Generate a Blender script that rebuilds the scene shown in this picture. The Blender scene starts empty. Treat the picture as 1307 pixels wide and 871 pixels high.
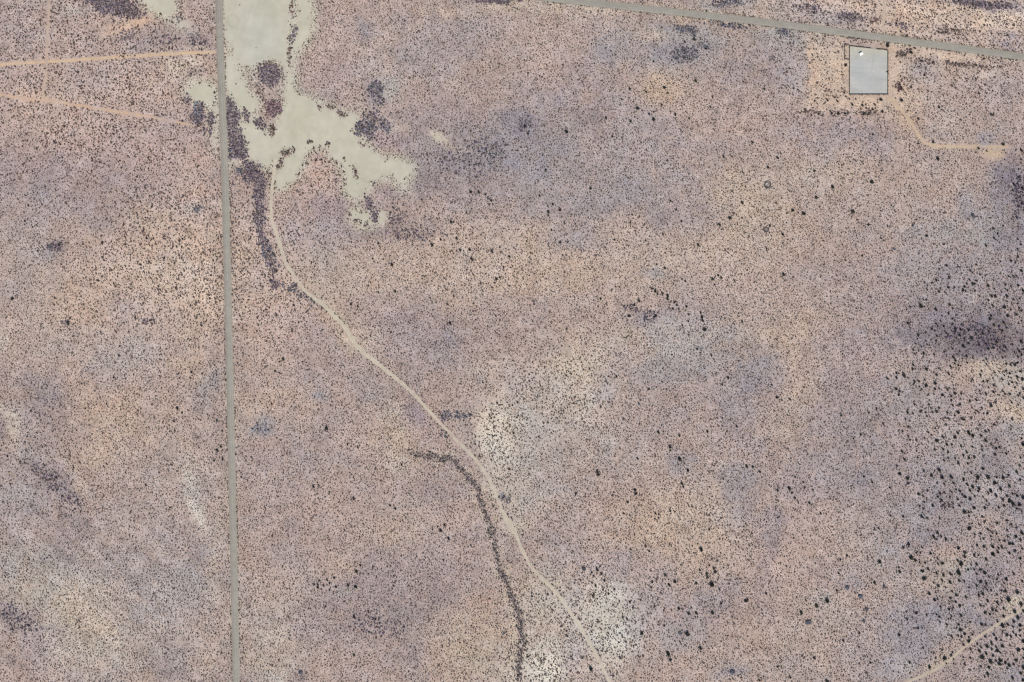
import bpy, bmesh, math, random
import numpy as np
from mathutils import Vector

# ------------------------------------------------------------------ camera, world, sun
W, H = 1307.0, 871.0                    # one metre of ground per photo pixel
SC = bpy.context.scene
COL = SC.collection
CAM_H = 2400.0
cam = bpy.data.cameras.new("camera")
cam.sensor_width = 36.0
cam.lens = 36.0 * CAM_H / W
cam.clip_start = 10.0
cam.clip_end = 60000.0
cam_o = bpy.data.objects.new("camera", cam)
cam_o.location = (0, 0, CAM_H)
COL.objects.link(cam_o)
SC.camera = cam_o

SUN_EL, SUN_AZ = math.radians(49), math.radians(159)
world = bpy.data.worlds.new("World")
SC.world = world
world.use_nodes = True
wn = world.node_tree
sky = wn.nodes.new("ShaderNodeTexSky")
sky.sky_type = 'NISHITA'
sky.sun_disc = False
sky.sun_elevation = SUN_EL
sky.sun_rotation = SUN_AZ
bg = wn.nodes["Background"]
bg.inputs["Strength"].default_value = 0.11
wn.links.new(sky.outputs[0], bg.inputs["Color"])
sun = bpy.data.lights.new("sun", 'SUN')
sun.energy = 4.5
sun.angle = math.radians(0.5)
sun.color = (1.0, 0.95, 0.88)
sun_o = bpy.data.objects.new("sun", sun)
sv = Vector((math.cos(SUN_EL) * math.sin(SUN_AZ), math.cos(SUN_EL) * math.cos(SUN_AZ), math.sin(SUN_EL)))
sun_o.rotation_euler = sv.to_track_quat('Z', 'Y').to_euler()
sun_o.location = (200, -400, 600)
COL.objects.link(sun_o)
SC.view_settings.view_transform = 'Standard'
SC.view_settings.look = 'None'
SC.view_settings.gamma = 1.0
SC.view_settings.exposure = 0.3
SC.cycles.filter_width = 1.3
SC.cycles.use_denoising = False          # the denoiser smears the scrub into worm shapes
SC.cycles.use_adaptive_sampling = False
L0 = np.array([1.70, 1.71, 1.76])       # what a white level sheet renders at under this light

rng = np.random.default_rng(7)
random.seed(7)


# ------------------------------------------------------------------ helpers
def lin(c):
    c = np.asarray(c, float) / 255.0
    return np.where(c <= 0.04045, c / 12.92, ((c + 0.055) / 1.055) ** 2.4)


def P(px, py, z=0.0):
    return (px - W / 2, H / 2 - py, z)


def vnoise(x, y, scale, seed):
    r = np.random.default_rng(seed)
    n = 256
    t = r.random((n, n))
    u, v = np.asarray(x) / scale + 1000.37, np.asarray(y) / scale + 1000.71
    i, j = np.floor(u).astype(int), np.floor(v).astype(int)
    f, g = u - i, v - j
    f, g = f * f * (3 - 2 * f), g * g * (3 - 2 * g)
    a, b = t[i % n, j % n], t[(i + 1) % n, j % n]
    c, d = t[i % n, (j + 1) % n], t[(i + 1) % n, (j + 1) % n]
    return ((a * (1 - f) + b * f) * (1 - g) + (c * (1 - f) + d * f) * g) * 2 - 1


def fbm(x, y, scale, seed, octs=3, gain=0.55):
    s, a, tot = 0, 1.0, 0
    for k in range(octs):
        s = s + a * vnoise(x, y, scale / 2 ** k, seed + 31 * k)
        tot += a
        a *= gain
    return s / tot


def seg_dist(x, y, pts):
    """distance from every (x, y) to a polyline"""
    best = np.full(np.shape(x), 1e9)
    for (ax, ay), (bx, by) in zip(pts[:-1], pts[1:]):
        dx, dy = bx - ax, by - ay
        t = np.clip(((x - ax) * dx + (y - ay) * dy) / (dx * dx + dy * dy + 1e-9), 0, 1)
        best = np.minimum(best, np.hypot(x - ax - t * dx, y - ay - t * dy))
    return best


def in_poly(x, y, poly):
    ins = np.zeros(np.shape(x), bool)
    n = len(poly)
    for k in range(n):
        x1, y1 = poly[k]
        x2, y2 = poly[(k + 1) % n]
        if y1 == y2:
            continue
        c = ((y1 > y) != (y2 > y)) & (x < (x2 - x1) * (y - y1) / (y2 - y1) + x1)
        ins ^= c
    return ins


def ell(x, y, e):
    cx, cy, rx, ry, rot = e[:5]
    c, s = math.cos(math.radians(rot)), math.sin(math.radians(rot))
    dx, dy = x - cx, y - cy
    return np.exp(-(((dx * c + dy * s) / rx) ** 2 + ((-dx * s + dy * c) / ry) ** 2))


def smooth(pts, n=6):
    """Catmull-Rom through the points"""
    p = [pts[0]] + list(pts) + [pts[-1]]
    out = []
    for k in range(1, len(p) - 2):
        for i in range(n):
            t = i / n
            q = []
            for d in (0, 1):
                a, b, c, e = p[k - 1][d], p[k][d], p[k + 1][d], p[k + 2][d]
                q.append(0.5 * (2 * b + (c - a) * t + (2 * a - 5 * b + 4 * c - e) * t * t + (3 * b - a - 3 * c + e) * t ** 3))
            out.append(tuple(q))
    out.append(tuple(pts[-1]))
    return out


def tag(o, label=None, cat=None, group=None, kind=None):
    if label: o["label"] = label
    if cat: o["category"] = cat
    if group: o["group"] = group
    if kind: o["kind"] = kind
    return o


def link(name, me, mat=None, parent=None):
    o = bpy.data.objects.new(name, me)
    COL.objects.link(o)
    if mat is not None and not me.materials:
        me.materials.append(mat)
    if parent is not None:
        o.parent = parent
    return o


def from_bm(name, bm, mat=None, parent=None):
    me = bpy.data.meshes.new(name)
    bm.to_mesh(me)
    bm.free()
    return link(name, me, mat, parent)


def add_box(bm, cx, cy, cz, sx, sy, sz, rot=0.0):
    c, s = math.cos(rot), math.sin(rot)
    vs = []
    for dz in (-0.5, 0.5):
        for dx, dy in ((-.5, -.5), (.5, -.5), (.5, .5), (-.5, .5)):
            x, y = dx * sx, dy * sy
            vs.append(bm.verts.new((cx + x * c - y * s, cy + x * s + y * c, cz + dz * sz)))
    for f in ((3, 2, 1, 0), (4, 5, 6, 7), (0, 1, 5, 4), (1, 2, 6, 5), (2, 3, 7, 6), (3, 0, 4, 7)):
        bm.faces.new([vs[i] for i in f])


def add_tube(bm, a, b, r0, r1, n=6):
    a, b = Vector(a), Vector(b)
    q = (b - a).to_track_quat('Z', 'Y')
    ra, rb = [], []
    for k in range(n):
        t = 2 * math.pi * k / n
        d = q @ Vector((math.cos(t), math.sin(t), 0))
        ra.append(bm.verts.new(a + d * r0))
        rb.append(bm.verts.new(b + d * r1))
    for k in range(n):
        bm.faces.new((ra[k], ra[(k + 1) % n], rb[(k + 1) % n], rb[k]))
    bm.faces.new(rb)
    bm.faces.new(ra[::-1])


# ------------------------------------------------------------------ materials
def base_mat(name):
    m = bpy.data.materials.new(name)
    m.use_nodes = True
    nt = m.node_tree
    b = nt.nodes["Principled BSDF"]
    b.inputs["Roughness"].default_value = 0.95
    b.inputs["Specular IOR Level"].default_value = 0.1
    return m, nt, b


def noise_node(nt, scale, detail=3, rough=0.6, coord=None):
    n = nt.nodes.new("ShaderNodeTexNoise")
    n.inputs["Scale"].default_value = scale
    n.inputs["Detail"].default_value = detail
    n.inputs["Roughness"].default_value = rough
    if coord is not None:
        nt.links.new(coord, n.inputs["Vector"])
    return n


def map_range(nt, src, lo, hi, a=0.3, b=0.7):
    n = nt.nodes.new("ShaderNodeMapRange")
    n.inputs["From Min"].default_value = a
    n.inputs["From Max"].default_value = b
    n.inputs["To Min"].default_value = lo
    n.inputs["To Max"].default_value = hi
    nt.links.new(src, n.inputs["Value"])
    return n.outputs["Result"]


def mul_color(nt, col, fac):
    n = nt.nodes.new("ShaderNodeVectorMath")
    n.operation = 'SCALE'
    nt.links.new(col, n.inputs[0])
    nt.links.new(fac, n.inputs["Scale"])
    return n.outputs[0]


def math_node(nt, op, a, b):
    n = nt.nodes.new("ShaderNodeMath")
    n.operation = op
    for k, v in ((0, a), (1, b)):
        if isinstance(v, (int, float)):
            n.inputs[k].default_value = v
        else:
            nt.links.new(v, n.inputs[k])
    return n.outputs[0]


def coords(nt):
    return nt.nodes.new("ShaderNodeTexCoord").outputs["Object"]


def attr_soil(name, attr="soil", specks=((0.55, 0.78, 1.22), (0.12, 0.93, 1.07)), bump=0.0, hue=False):
    """colour from a per-vertex soil colour, broken up by grain at two sizes"""
    m, nt, b = base_mat(name)
    a = nt.nodes.new("ShaderNodeAttribute")
    a.attribute_name = attr
    co = coords(nt)
    c = a.outputs["Color"]
    for sc, lo, hi in specks:
        n = noise_node(nt, sc, 2, 0.6, co)
        c = mul_color(nt, c, map_range(nt, n.outputs["Fac"], lo, hi))
    if hue:
        n = noise_node(nt, 0.4, 2, 0.6, co)
        hm = nt.nodes.new("ShaderNodeMixRGB")
        hm.inputs[1].default_value = (1.06, 0.985, 0.93, 1)
        hm.inputs[2].default_value = (0.95, 1.01, 1.06, 1)
        nt.links.new(map_range(nt, n.outputs["Fac"], 0, 1), hm.inputs[0])
        vm = nt.nodes.new("ShaderNodeVectorMath")
        vm.operation = 'MULTIPLY'
        nt.links.new(c, vm.inputs[0])
        nt.links.new(hm.outputs[0], vm.inputs[1])
        c = vm.outputs[0]
    nt.links.new(c, b.inputs["Base Color"])
    if bump:
        bn = noise_node(nt, 0.35, 3, 0.65, co)
        bp = nt.nodes.new("ShaderNodeBump")
        bp.inputs["Strength"].default_value = 1.0
        bp.inputs["Distance"].default_value = bump
        nt.links.new(bn.outputs["Fac"], bp.inputs["Height"])
        nt.links.new(bp.outputs[0], b.inputs["Normal"])
    return m


def plain_mat(name, rgb, specks=((0.6, 0.85, 1.15),), rough=0.9, metal=0.0):
    m, nt, b = base_mat(name)
    r = nt.nodes.new("ShaderNodeRGB")
    r.outputs[0].default_value = (*rgb, 1)
    co = coords(nt)
    c = r.outputs[0]
    for sc, lo, hi in specks:
        n = noise_node(nt, sc, 3, 0.6, co)
        c = mul_color(nt, c, map_range(nt, n.outputs["Fac"], lo, hi))
    nt.links.new(c, b.inputs["Base Color"])
    b.inputs["Roughness"].default_value = rough
    b.inputs["Metallic"].default_value = metal
    return m


def foliage_instance_mat(name):
    """stuff: colour comes from the instance"""
    m, nt, b = base_mat(name)
    a = nt.nodes.new("ShaderNodeAttribute")
    a.attribute_type = 'INSTANCER'
    a.attribute_name = "tint"
    n = noise_node(nt, 2.5, 2, 0.6, coords(nt))
    c = mul_color(nt, a.outputs["Color"], map_range(nt, n.outputs["Fac"], 0.7, 1.3))
    nt.links.new(c, b.inputs["Base Color"])
    return m


def foliage_mat(name, rgb):
    m, nt, b = base_mat(name)
    r = nt.nodes.new("ShaderNodeRGB")
    r.outputs[0].default_value = (*rgb, 1)
    oi = nt.nodes.new("ShaderNodeObjectInfo")
    n = noise_node(nt, 2.0, 2, 0.6, coords(nt))
    f = math_node(nt, 'MULTIPLY', map_range(nt, n.outputs["Fac"], 0.65, 1.35),
                  map_range(nt, oi.outputs["Random"], 0.75, 1.3, 0, 1))
    nt.links.new(mul_color(nt, r.outputs[0], f), b.inputs["Base Color"])
    return m


M_ground = attr_soil("desert_soil", specks=((0.75, 0.58, 1.46), (0.25, 0.88, 1.12)), bump=0.12, hue=True)
M_playa = attr_soil("playa_clay", specks=((0.08, 0.95, 1.05), (0.7, 0.97, 1.03)))
M_track = attr_soil("track_dust", specks=((0.5, 0.88, 1.12), (0.1, 0.95, 1.05)))
M_road = attr_soil("road_gravel", specks=((0.9, 0.82, 1.18), (0.12, 0.94, 1.06)))
M_yard = attr_soil("yard_gravel", specks=((0.35, 0.95, 1.05), (0.05, 0.95, 1.05)))
M_shrub = foliage_instance_mat("shrub_leaves")
M_dark = foliage_mat("dark_foliage", (0.030, 0.032, 0.025))
M_grey = foliage_mat("grey_foliage", (0.085, 0.087, 0.10))
M_wood = plain_mat("bush_wood", (0.10, 0.075, 0.055))
M_post = plain_mat("fence_steel", (0.22, 0.21, 0.19), rough=0.6, metal=0.3)
M_mesh = plain_mat("fence_slats", (0.17, 0.155, 0.13))
M_white = plain_mat("white_sheet_metal", (0.80, 0.80, 0.78), rough=0.5)
M_door = plain_mat("grey_door", (0.25, 0.25, 0.25), rough=0.6)

# ------------------------------------------------------------------ plan of the place (photo pixels = metres)
ROAD_A = [(277.2, -260), (279.7, 0), (282.8, 110), (287, 217), (292.4, 434), (297.1, 651), (301.7, 871), (307, 1130)]
ROAD_B = [(400, -40), (560, -18), (660, -6.5), (719, 0), (850, 14.4), (982, 29.6), (1130, 48.9), (1307, 73), (1420, 88.6), (1600, 113)]
TRACK_MAIN = [(352, 203), (350, 220), (347.5, 240), (346, 260), (347, 280), (355, 305), (361, 325), (368, 341), (386.6, 368.6), (400, 380),
              (414, 391), (434.6, 411.6), (446, 427), (457, 444), (488, 469), (520.5, 496), (548, 525), (578.7, 558), (606, 585.6),
              (624, 612), (636, 639), (643, 657), (651.5, 670.6), (659, 684), (669.7, 709), (682, 729), (710, 757), (730, 785),
              (748, 812.7), (763, 840.5), (778, 870), (800, 915), (840, 1000)]
TRACK_WEST = [(-150, 98), (-60, 90), (0, 83), (60, 79), (130, 74.5), (200, 70), (240, 68), (276, 66.5)]
TRACK_WEST_LOW = [(-80, 112), (0, 121), (30, 126), (58, 128), (100, 135), (150, 143), (200, 151), (240, 159), (262, 164)]
TRACK_NS = [(66, -60), (63, 0), (62, 22), (61, 50), (60, 76), (59, 95), (56, 112), (55, 128)]
TRACK_SE = [(1050, 915), (1110, 891), (1160, 870), (1192, 855.6), (1212, 843), (1232, 825), (1257.5, 807.6), (1282.7, 791), (1305.5, 777), (1380, 730)]
TRACK_NE = [(1134, 124), (1144, 134), (1159, 152), (1172, 172), (1180, 181), (1190, 186), (1230, 187.5), (1262, 187.5), (1290, 188)]
TRACK_N = [(1131, -70), (1129.5, 0), (1128.5, 20), (1128, 45)]
YARD = [(1084.6, 59.5), (1133, 64.6), (1133, 120.6), (1084.6, 120.6)]
ANNEX = [(1078, 57.4), (1084.6, 58.2), (1084.6, 76.6), (1078, 76)]
PLAYA = [(285, -90), (286, 0), (287.5, 60), (288.6, 112), (291, 126), (299, 135), (304, 148), (300, 160), (306, 175), (317, 191), (312, 199), (296, 204), (291.5, 210), (291, 216),
         (302, 209), (314, 204), (322, 203), (331, 210), (338, 217), (344, 214), (348, 206), (352, 210), (350, 222), (349.5, 240),
         (356, 243), (366, 236), (376, 231), (381, 218), (388, 203), (400, 188), (408, 187), (417, 191), (423, 198), (432, 209), (441, 217), (442, 232),
         (444, 250), (454, 253), (466, 251), (471, 244), (472, 232), (488, 228), (497, 225), (505, 230), (514, 243), (519, 243), (518, 227),
         (527, 219), (530, 211), (516, 206), (500, 203), (483, 197), (468, 187), (459, 178), (454, 166), (457, 152), (467, 141), (456, 145), (445, 146.5), (430, 142),
         (414, 136), (398, 126), (383, 120), (374, 108), (372, 96), (367, 84), (373, 72), (386, 62), (398, 46), (396, 34), (399, 14), (393, -5), (396, -90)]
ISLANDS = [[(329, 83), (338, 80), (346, 76), (357, 80), (364, 92), (365, 104), (362, 118), (364, 130), (358, 145), (352, 155), (348, 173), (341, 171), (331, 162),
            (323, 152), (327, 140), (333, 130), (331, 112), (329, 98)],
           [(300, 81), (306, 82), (318, 88), (326, 98), (328, 112), (327, 124), (321, 126), (317, 112), (308, 100), (301, 90)],
           [(287, 53), (294, 55), (295, 68), (288, 72)],
           [(371, -90), (379, -90), (379, 0), (381, 12), (379, 30), (377, 48), (372, 62), (368, 66), (366, 50), (370, 20)],
           [(311, 141), (316, 142), (318, 156), (319, 160), (312, 159), (309.5, 150)],
           [(359, 196), (364, 190), (370, 190), (373, 196), (366, 200)]]
PANS = [[(238, 113), (248, 109), (262, 107), (273, 110), (275, 126), (271, 134), (263, 131), (257, 136), (248, 131), (241, 122)], [(272, 134), (277, 130), (278, 190), (275, 188)],
        [(447, 266), (460, 267), (470, 275), (477, 284), (470, 291), (456, 289), (448, 280)], [(481, 275), (491, 273), (494, 284), (484, 289)],
        [(188, -60), (224, -60), (225, 10), (215, 21), (205, 14), (190, 8), (180, 2)], [(222, 24), (230, 25), (241, 34), (238, 38), (228, 31)], [(553, 171), (560, 173), (565, 178), (560, 180), (554, 176)]]
WASH = [(521, 576), (540, 582), (560, 586), (574, 585), (583, 596.6), (594, 605.5), (603, 618), (609, 628), (614, 638), (619, 648), (624, 660), (627, 672),
        (631.7, 691), (635.5, 719), (643, 739), (650.7, 757), (655, 772), (662, 787), (665, 803), (663, 828), (659.6, 848), (658, 880), (655, 960)]
WASH_N = [(326, 215), (330, 240), (328, 262), (329, 282), (336, 305), (345, 331), (349, 353), (354, 366), (366, 366), (385, 377), (409, 392)]

# average colour of the cover as it lies, patch by patch: (x, y, rx, ry, rot, (r, g, b), weight)
T_BASE = (171, 154, 147)
PINK, TAN, MAUV, DMAU, GREY, PALE, WHIT, BLUE, ORAN = ((178, 157, 149), (182, 165, 149), (163, 148, 146), (150, 136, 137), (166, 158, 153),
                                                       (188, 177, 160), (190, 185, 173), (153, 149, 154), (196, 171, 148))
PATCHES = [
    # broad ground tones first
    (205, 350, 110, 75, 0, (186, 163, 145), .8), (110, 110, 150, 60, 0, (180, 157, 146), .7), (385, 330, 60, 110, -20, (184, 162, 147), .6), (690, 330, 200, 55, 0, (185, 165, 147), .75), (560, 340, 90, 60, 0, (184, 163, 147), .5), (970, 270, 70, 70, 0, (184, 165, 146), .6),
    (1010, 440, 80, 45, 0, (182, 162, 146), .6), (880, 665, 100, 60, 0, (184, 164, 145), .7), (1030, 700, 60, 80, 0, (181, 159, 149), .6), (350, 500, 50, 90, 0, (182, 161, 146), .6), (140, 555, 80, 50, 0, (184, 163, 147), .6), (600, 820, 70, 60, 0, (184, 166, 148), .5), (1100, 110, 110, 45, 0, (190, 170, 150), .6), (1200, 30, 130, 35, 8, (188, 168, 151), .6), (460, 70, 50, 70, 0, (178, 158, 148), .5), (1020, 820, 60, 50, 0, (180, 160, 147), .5),
    (640, 190, 110, 55, 0, (156, 142, 143), .45), (820, 215, 110, 50, 0, (159, 146, 147), .5), (130, 225, 150, 50, 0, (160, 142, 140), .6), (500, 760, 90, 60, 0, (157, 142, 142), .4), (1100, 570, 90, 90, 0, (158, 145, 147), .6), (1230, 620, 110, 80, 0, (154, 144, 149), .5), (1250, 330, 70, 60, 0, (152, 141, 146), .5), (560, 440, 90, 30, 0, (160, 144, 143), .5), (450, 265, 70, 35, 0, (160, 143, 145), .6), (70, 620, 70, 60, 30, (156, 142, 142), .5),
    (735, 485, 36, 45, 0, (194, 187, 172), .8), (642, 565, 24, 55, -18, (192, 186, 170), .8), (785, 795, 52, 52, 0, (190, 185, 173), .8), (690, 850, 48, 40, 0, (190, 184, 170), .75), (860, 432, 50, 24, 0, (178, 170, 163), .8), (700, 520, 50, 40, 0, (180, 171, 162), .6), (660, 610, 30, 40, 0, (182, 175, 163), .6),
    (90, 800, 100, 70, 20, (182, 173, 162), .6), (60, 735, 70, 30, 0, (180, 172, 162), .5), (210, 770, 70, 60, 0, (168, 160, 158), .5),
    # then the smaller marks
    # left of the long road
    (20, 30, 60, 40, 0, MAUV, .7), (30, 105, 60, 20, 0, PINK, .7), (150, 35, 22, 9, -15, ORAN, .9), (172, 30, 20, 6, -25, ORAN, .9), (110, 45, 22, 25, 0, MAUV, .6),
    (175, 50, 35, 14, 0, MAUV, .7), (200, 45, 20, 10, 0, DMAU, .4), (130, 25, 18, 8, 0, PINK, .6), (95, 14, 18, 7, 0, GREY, .7), (200, 10, 22, 10, 20, PALE, .9), (215, 8, 8, 12, 0, (196, 193, 172), .8), (230, 30, 14, 6, 40, WHIT, .8),
    (255, 15, 20, 18, 0, PINK, .6), (255, 50, 20, 12, 0, DMAU, .6), (110, 110, 60, 25, 0, (168, 151, 144), .7), (25, 150, 40, 20, 0, PINK, .6), (60, 125, 60, 6, 5, ORAN, .4),
    (230, 90, 22, 10, 25, PALE, .8), (245, 80, 16, 10, 0, PALE, .8), (250, 97, 16, 8, 0, DMAU, .4), (252, 122, 18, 11, 10, (196, 194, 176), 1.), (268, 128, 10, 14, 0, (194, 190, 172), .9), (273, 160, 4, 34, 0, PALE, .9), (262, 170, 18, 4, 35, PALE, .5),
    (90, 215, 110, 50, 0, (162, 144, 141), .8), (200, 190, 70, 30, 0, (171, 150, 145), .6), (40, 260, 70, 25, 0, MAUV, .5), (130, 265, 50, 35, 20, (158, 143, 140), .6),
    (190, 275, 28, 12, 0, TAN, .6), (250, 240, 35, 40, 0, PINK, .6), (255, 270, 18, 10, 0, GREY, .6), (70, 314, 12, 8, 0, (128, 118, 124), .7), (200, 340, 90, 40, 0, TAN, .7), (120, 335, 50, 30, 0, PINK, .5), (20, 330, 40, 40, 0, GREY, .4),
    (60, 385, 70, 35, 0, (179, 163, 150), .6), (250, 380, 40, 50, 0, TAN, .6), (15, 375, 20, 25, 0, MAUV, .5), (160, 395, 35, 20, 0, MAUV, .5), (5, 435, 10, 12, 0, WHIT, .6),
    (80, 445, 90, 22, 0, (174, 159, 148), .5), (115, 470, 12, 10, 0, MAUV, .7), (270, 490, 16, 24, 0, (158, 150, 152), .7), (245, 465, 25, 25, 0, TAN, .5), (160, 455, 30, 20, 0, GREY, .5),
    (55, 515, 35, 26, 40, DMAU, .75), (85, 560, 30, 30, 0, MAUV, .6), (12, 530, 16, 8, 45, PALE, .8), (22, 550, 8, 18, -20, PALE, .8), (5, 550, 10, 12, 0, DMAU, .6), (30, 590, 14, 25, 10, GREY, .6),
    (140, 545, 45, 25, 0, TAN, .6), (130, 585, 30, 20, 0, TAN, .6), (70, 620, 45, 14, 42, DMAU, .9), (90, 665, 22, 22, 0, DMAU, .8), (105, 615, 8, 30, -15, TAN, .6), (20, 640, 30, 25, 0, (160, 150, 150), .6),
    (215, 595, 50, 50, 0, (172, 160, 152), .5), (245, 625, 12, 30, -15, WHIT, .6), (255, 655, 8, 20, -25, (198, 192, 178), .8), (275, 700, 10, 60, 10, PALE, .6), (275, 760, 8, 12, 0, PALE, .6),
    (35, 720, 40, 28, 0, GREY, .7), (80, 700, 18, 18, 0, DMAU, .5), (60, 755, 60, 20, 0, (176, 168, 153), .7), (22, 790, 30, 22, 35, DMAU, .9), (35, 830, 30, 25, 0, (160, 143, 143), .7), (115, 800, 40, 40, 0, (180, 170, 155), .7),
    (145, 820, 10, 40, -28, PALE, .6), (120, 760, 40, 20, 0, TAN, .4), (215, 760, 55, 40, 0, (164, 155, 154), .7), (190, 690, 50, 40, 0, (169, 156, 151), .6), (200, 840, 45, 25, 0, (163, 154, 150), .6), (215, 855, 20, 14, 0, DMAU, .5),
    (20, 865, 60, 16, 0, PINK, .6), (270, 840, 18, 40, 0, TAN, .4), (245, 700, 12, 18, -20, DMAU, .4),
    # between the long road and the curving track
    (325, 300, 18, 40, 0, PINK, .5), (310, 360, 18, 60, 0, TAN, .6), (305, 160, 30, 30, 0, (196, 194, 178), .5), (375, 45, 10, 45, 0, (196, 192, 178), .8), (340, 420, 60, 30, 0, PINK, .6), (400, 430, 28, 20, 0, (162, 148, 150), .6), (420, 470, 30, 20, 0, MAUV, .5),
    (345, 490, 40, 30, 0, (176, 159, 149), .5), (390, 470, 20, 18, 0, MAUV, .6), (408, 506, 10, 8, 0, BLUE, .7), (334, 549, 16, 10, 0, (146, 146, 158), .8), (318, 540, 20, 30, 0, TAN, .5), (370, 600, 40, 40, 0, MAUV, .6), (330, 580, 20, 20, 0, PINK, .6),
    (450, 560, 40, 40, 0, PINK, .4), (500, 540, 14, 45, -25, (184, 172, 150), .6), (535, 530, 14, 25, -20, (158, 141, 148), .7), (505, 590, 18, 14, 0, PALE, .6), (470, 500, 30, 20, -35, (160, 147, 143), .6), (560, 620, 35, 25, 0, (158, 143, 140), .7), (485, 560, 30, 20, 0, TAN, .5),
    (415, 655, 50, 30, 0, PINK, .4), (380, 690, 40, 30, 0, MAUV, .5), (500, 680, 50, 20, 0, TAN, .5), (440, 720, 20, 10, 0, TAN, .6), (480, 780, 60, 35, 0, DMAU, .65), (495, 720, 25, 20, 0, MAUV, .6), (450, 755, 15, 8, 0, GREY, .6), (540, 740, 45, 30, 0, (166, 150, 147), .6),
    (585, 690, 30, 40, 0, PINK, .5), (560, 760, 40, 20, 0, DMAU, .5), (350, 760, 40, 30, 0, (180, 164, 150), .6), (345, 830, 30, 50, 0, (183, 172, 156), .7), (350, 868, 12, 8, 0, WHIT, .6), (390, 790, 20, 30, 0, MAUV, .5), (470, 850, 50, 25, 0, MAUV, .4), (520, 830, 20, 14, 0, DMAU, .5),
    (600, 820, 40, 40, 0, (180, 167, 150), .7), (610, 765, 20, 16, 0, PINK, .6), (385, 860, 10, 10, 0, DMAU, .6),
    # from the playa across the middle
    (420, 200, 30, 20, 40, PINK, .8), (400, 240, 35, 30, 0, (178, 157, 147), .8), (430, 270, 40, 20, 20, (158, 141, 144), .8), (400, 300, 40, 20, 0, (166, 151, 152), .6), (500, 245, 30, 14, 0, (168, 150, 150), .7), (500, 295, 50, 12, 0, DMAU, .8),
    (535, 300, 20, 25, 0, DMAU, .5), (462, 278, 16, 12, 0, (192, 182, 164), .8), (487, 280, 6, 9, 0, (190, 186, 172), .8), (410, 340, 40, 30, -40, (172, 160, 150), .6), (450, 350, 40, 30, 0, (181, 166, 152), .6), (425, 395, 24, 8, 43, (184, 174, 154), .8),
    (450, 432, 24, 14, 30, (188, 175, 152), .7), (520, 340, 40, 40, 0, (178, 161, 149), .6), (540, 405, 50, 20, 0, MAUV, .7), (560, 440, 40, 25, 0, (158, 145, 147), .6), (490, 400, 25, 18, 0, PINK, .5), (455, 60, 30, 30, 0, (179, 163, 152), .6), (430, 40, 40, 40, 0, PINK, .5), (420, 95, 24, 20, 0, (164, 146, 149), .7),
    (480, 118, 12, 14, 0, (140, 132, 142), .8), (500, 110, 12, 14, 0, (172, 172, 160), .7), (497, 160, 12, 10, 0, (145, 138, 148), .8), (515, 160, 15, 10, 0, (186, 172, 155), .8), (495, 182, 25, 12, 10, (163, 142, 150), .8), (510, 200, 20, 8, 15, (178, 158, 146), .7), (465, 40, 12, 10, 0, (148, 140, 150), .6),
    (550, 60, 70, 45, 0, (164, 152, 151), .7), (600, 50, 40, 25, 0, (162, 148, 148), .6), (600, 10, 70, 8, 0, TAN, .6), (560, 170, 50, 40, 0, (162, 146, 147), .7), (600, 200, 70, 40, 0, (150, 138, 140), .65), (625, 195, 35, 18, 0, (144, 139, 142), .6), (570, 230, 40, 25, 0, (152, 139, 141), .7), (560, 175, 7, 5, 0, PALE, .8), (580, 185, 14, 4, 20, PALE, .6),
    (610, 265, 60, 20, 0, (160, 146, 145), .6), (590, 310, 60, 20, 0, PINK, .4), (640, 330, 120, 35, 0, (181, 165, 150), .7), (610, 380, 60, 25, 0, TAN, .6), (570, 360, 40, 15, 0, TAN, .5), (660, 400, 60, 25, 0, (168, 152, 148), .6), (530, 395, 25, 25, 0, MAUV, .5),
    # top middle
    (700, 40, 70, 40, 0, (175, 160, 153), .6), (690, 8, 60, 6, 5, PALE, .7), (720, 75, 40, 25, 0, PINK, .4), (790, 65, 30, 25, 0, (153, 147, 152), .7), (805, 40, 16, 16, 0, GREY, .7), (690, 100, 30, 40, 0, PINK, .4), (740, 120, 60, 30, 0, (160, 146, 147), .6), (672, 165, 24, 20, 0, (138, 130, 144), .8), (755, 155, 20, 18, 0, DMAU, .7), (690, 210, 60, 25, 0, (154, 144, 147), .7),
    (860, 70, 35, 18, 0, (142, 142, 153), .8), (870, 40, 30, 8, 10, (148, 145, 150), .8), (840, 45, 16, 8, 0, PALE, .6), (900, 50, 50, 15, 8, GREY, .6), (850, 110, 30, 25, 0, (184, 166, 146), .8), (900, 90, 40, 14, 0, (172, 158, 150), .6), (960, 95, 50, 40, 0, (160, 147, 148), .7), (830, 180, 50, 25, 0, (164, 151, 150), .6), (900, 200, 60, 20, 0, MAUV, .5), (950, 160, 30, 20, 0, PINK, .5),
    (800, 245, 80, 25, 0, (158, 147, 148), .7), (720, 260, 50, 20, 0, (157, 146, 149), .6), (950, 260, 45, 45, 0, (180, 166, 148), .7), (880, 270, 40, 20, 0, MAUV, .5), (840, 280, 14, 10, 0, DMAU, .6), (800, 330, 160, 28, 0, (179, 163, 150), .7), (735, 300, 30, 20, 0, (158, 147, 152), .7), (830, 345, 20, 5, 0, BLUE, .6), (890, 320, 50, 16, 0, TAN, .5),
    (900, 20, 60, 10, 8, (190, 178, 156), .7), (760, 8, 40, 4, 6, (190, 178, 158), .6), (960, 8, 50, 10, 8, (183, 172, 158), .7), (935, 5, 25, 6, 0, (148, 148, 155), .7),
    # top right
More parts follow.
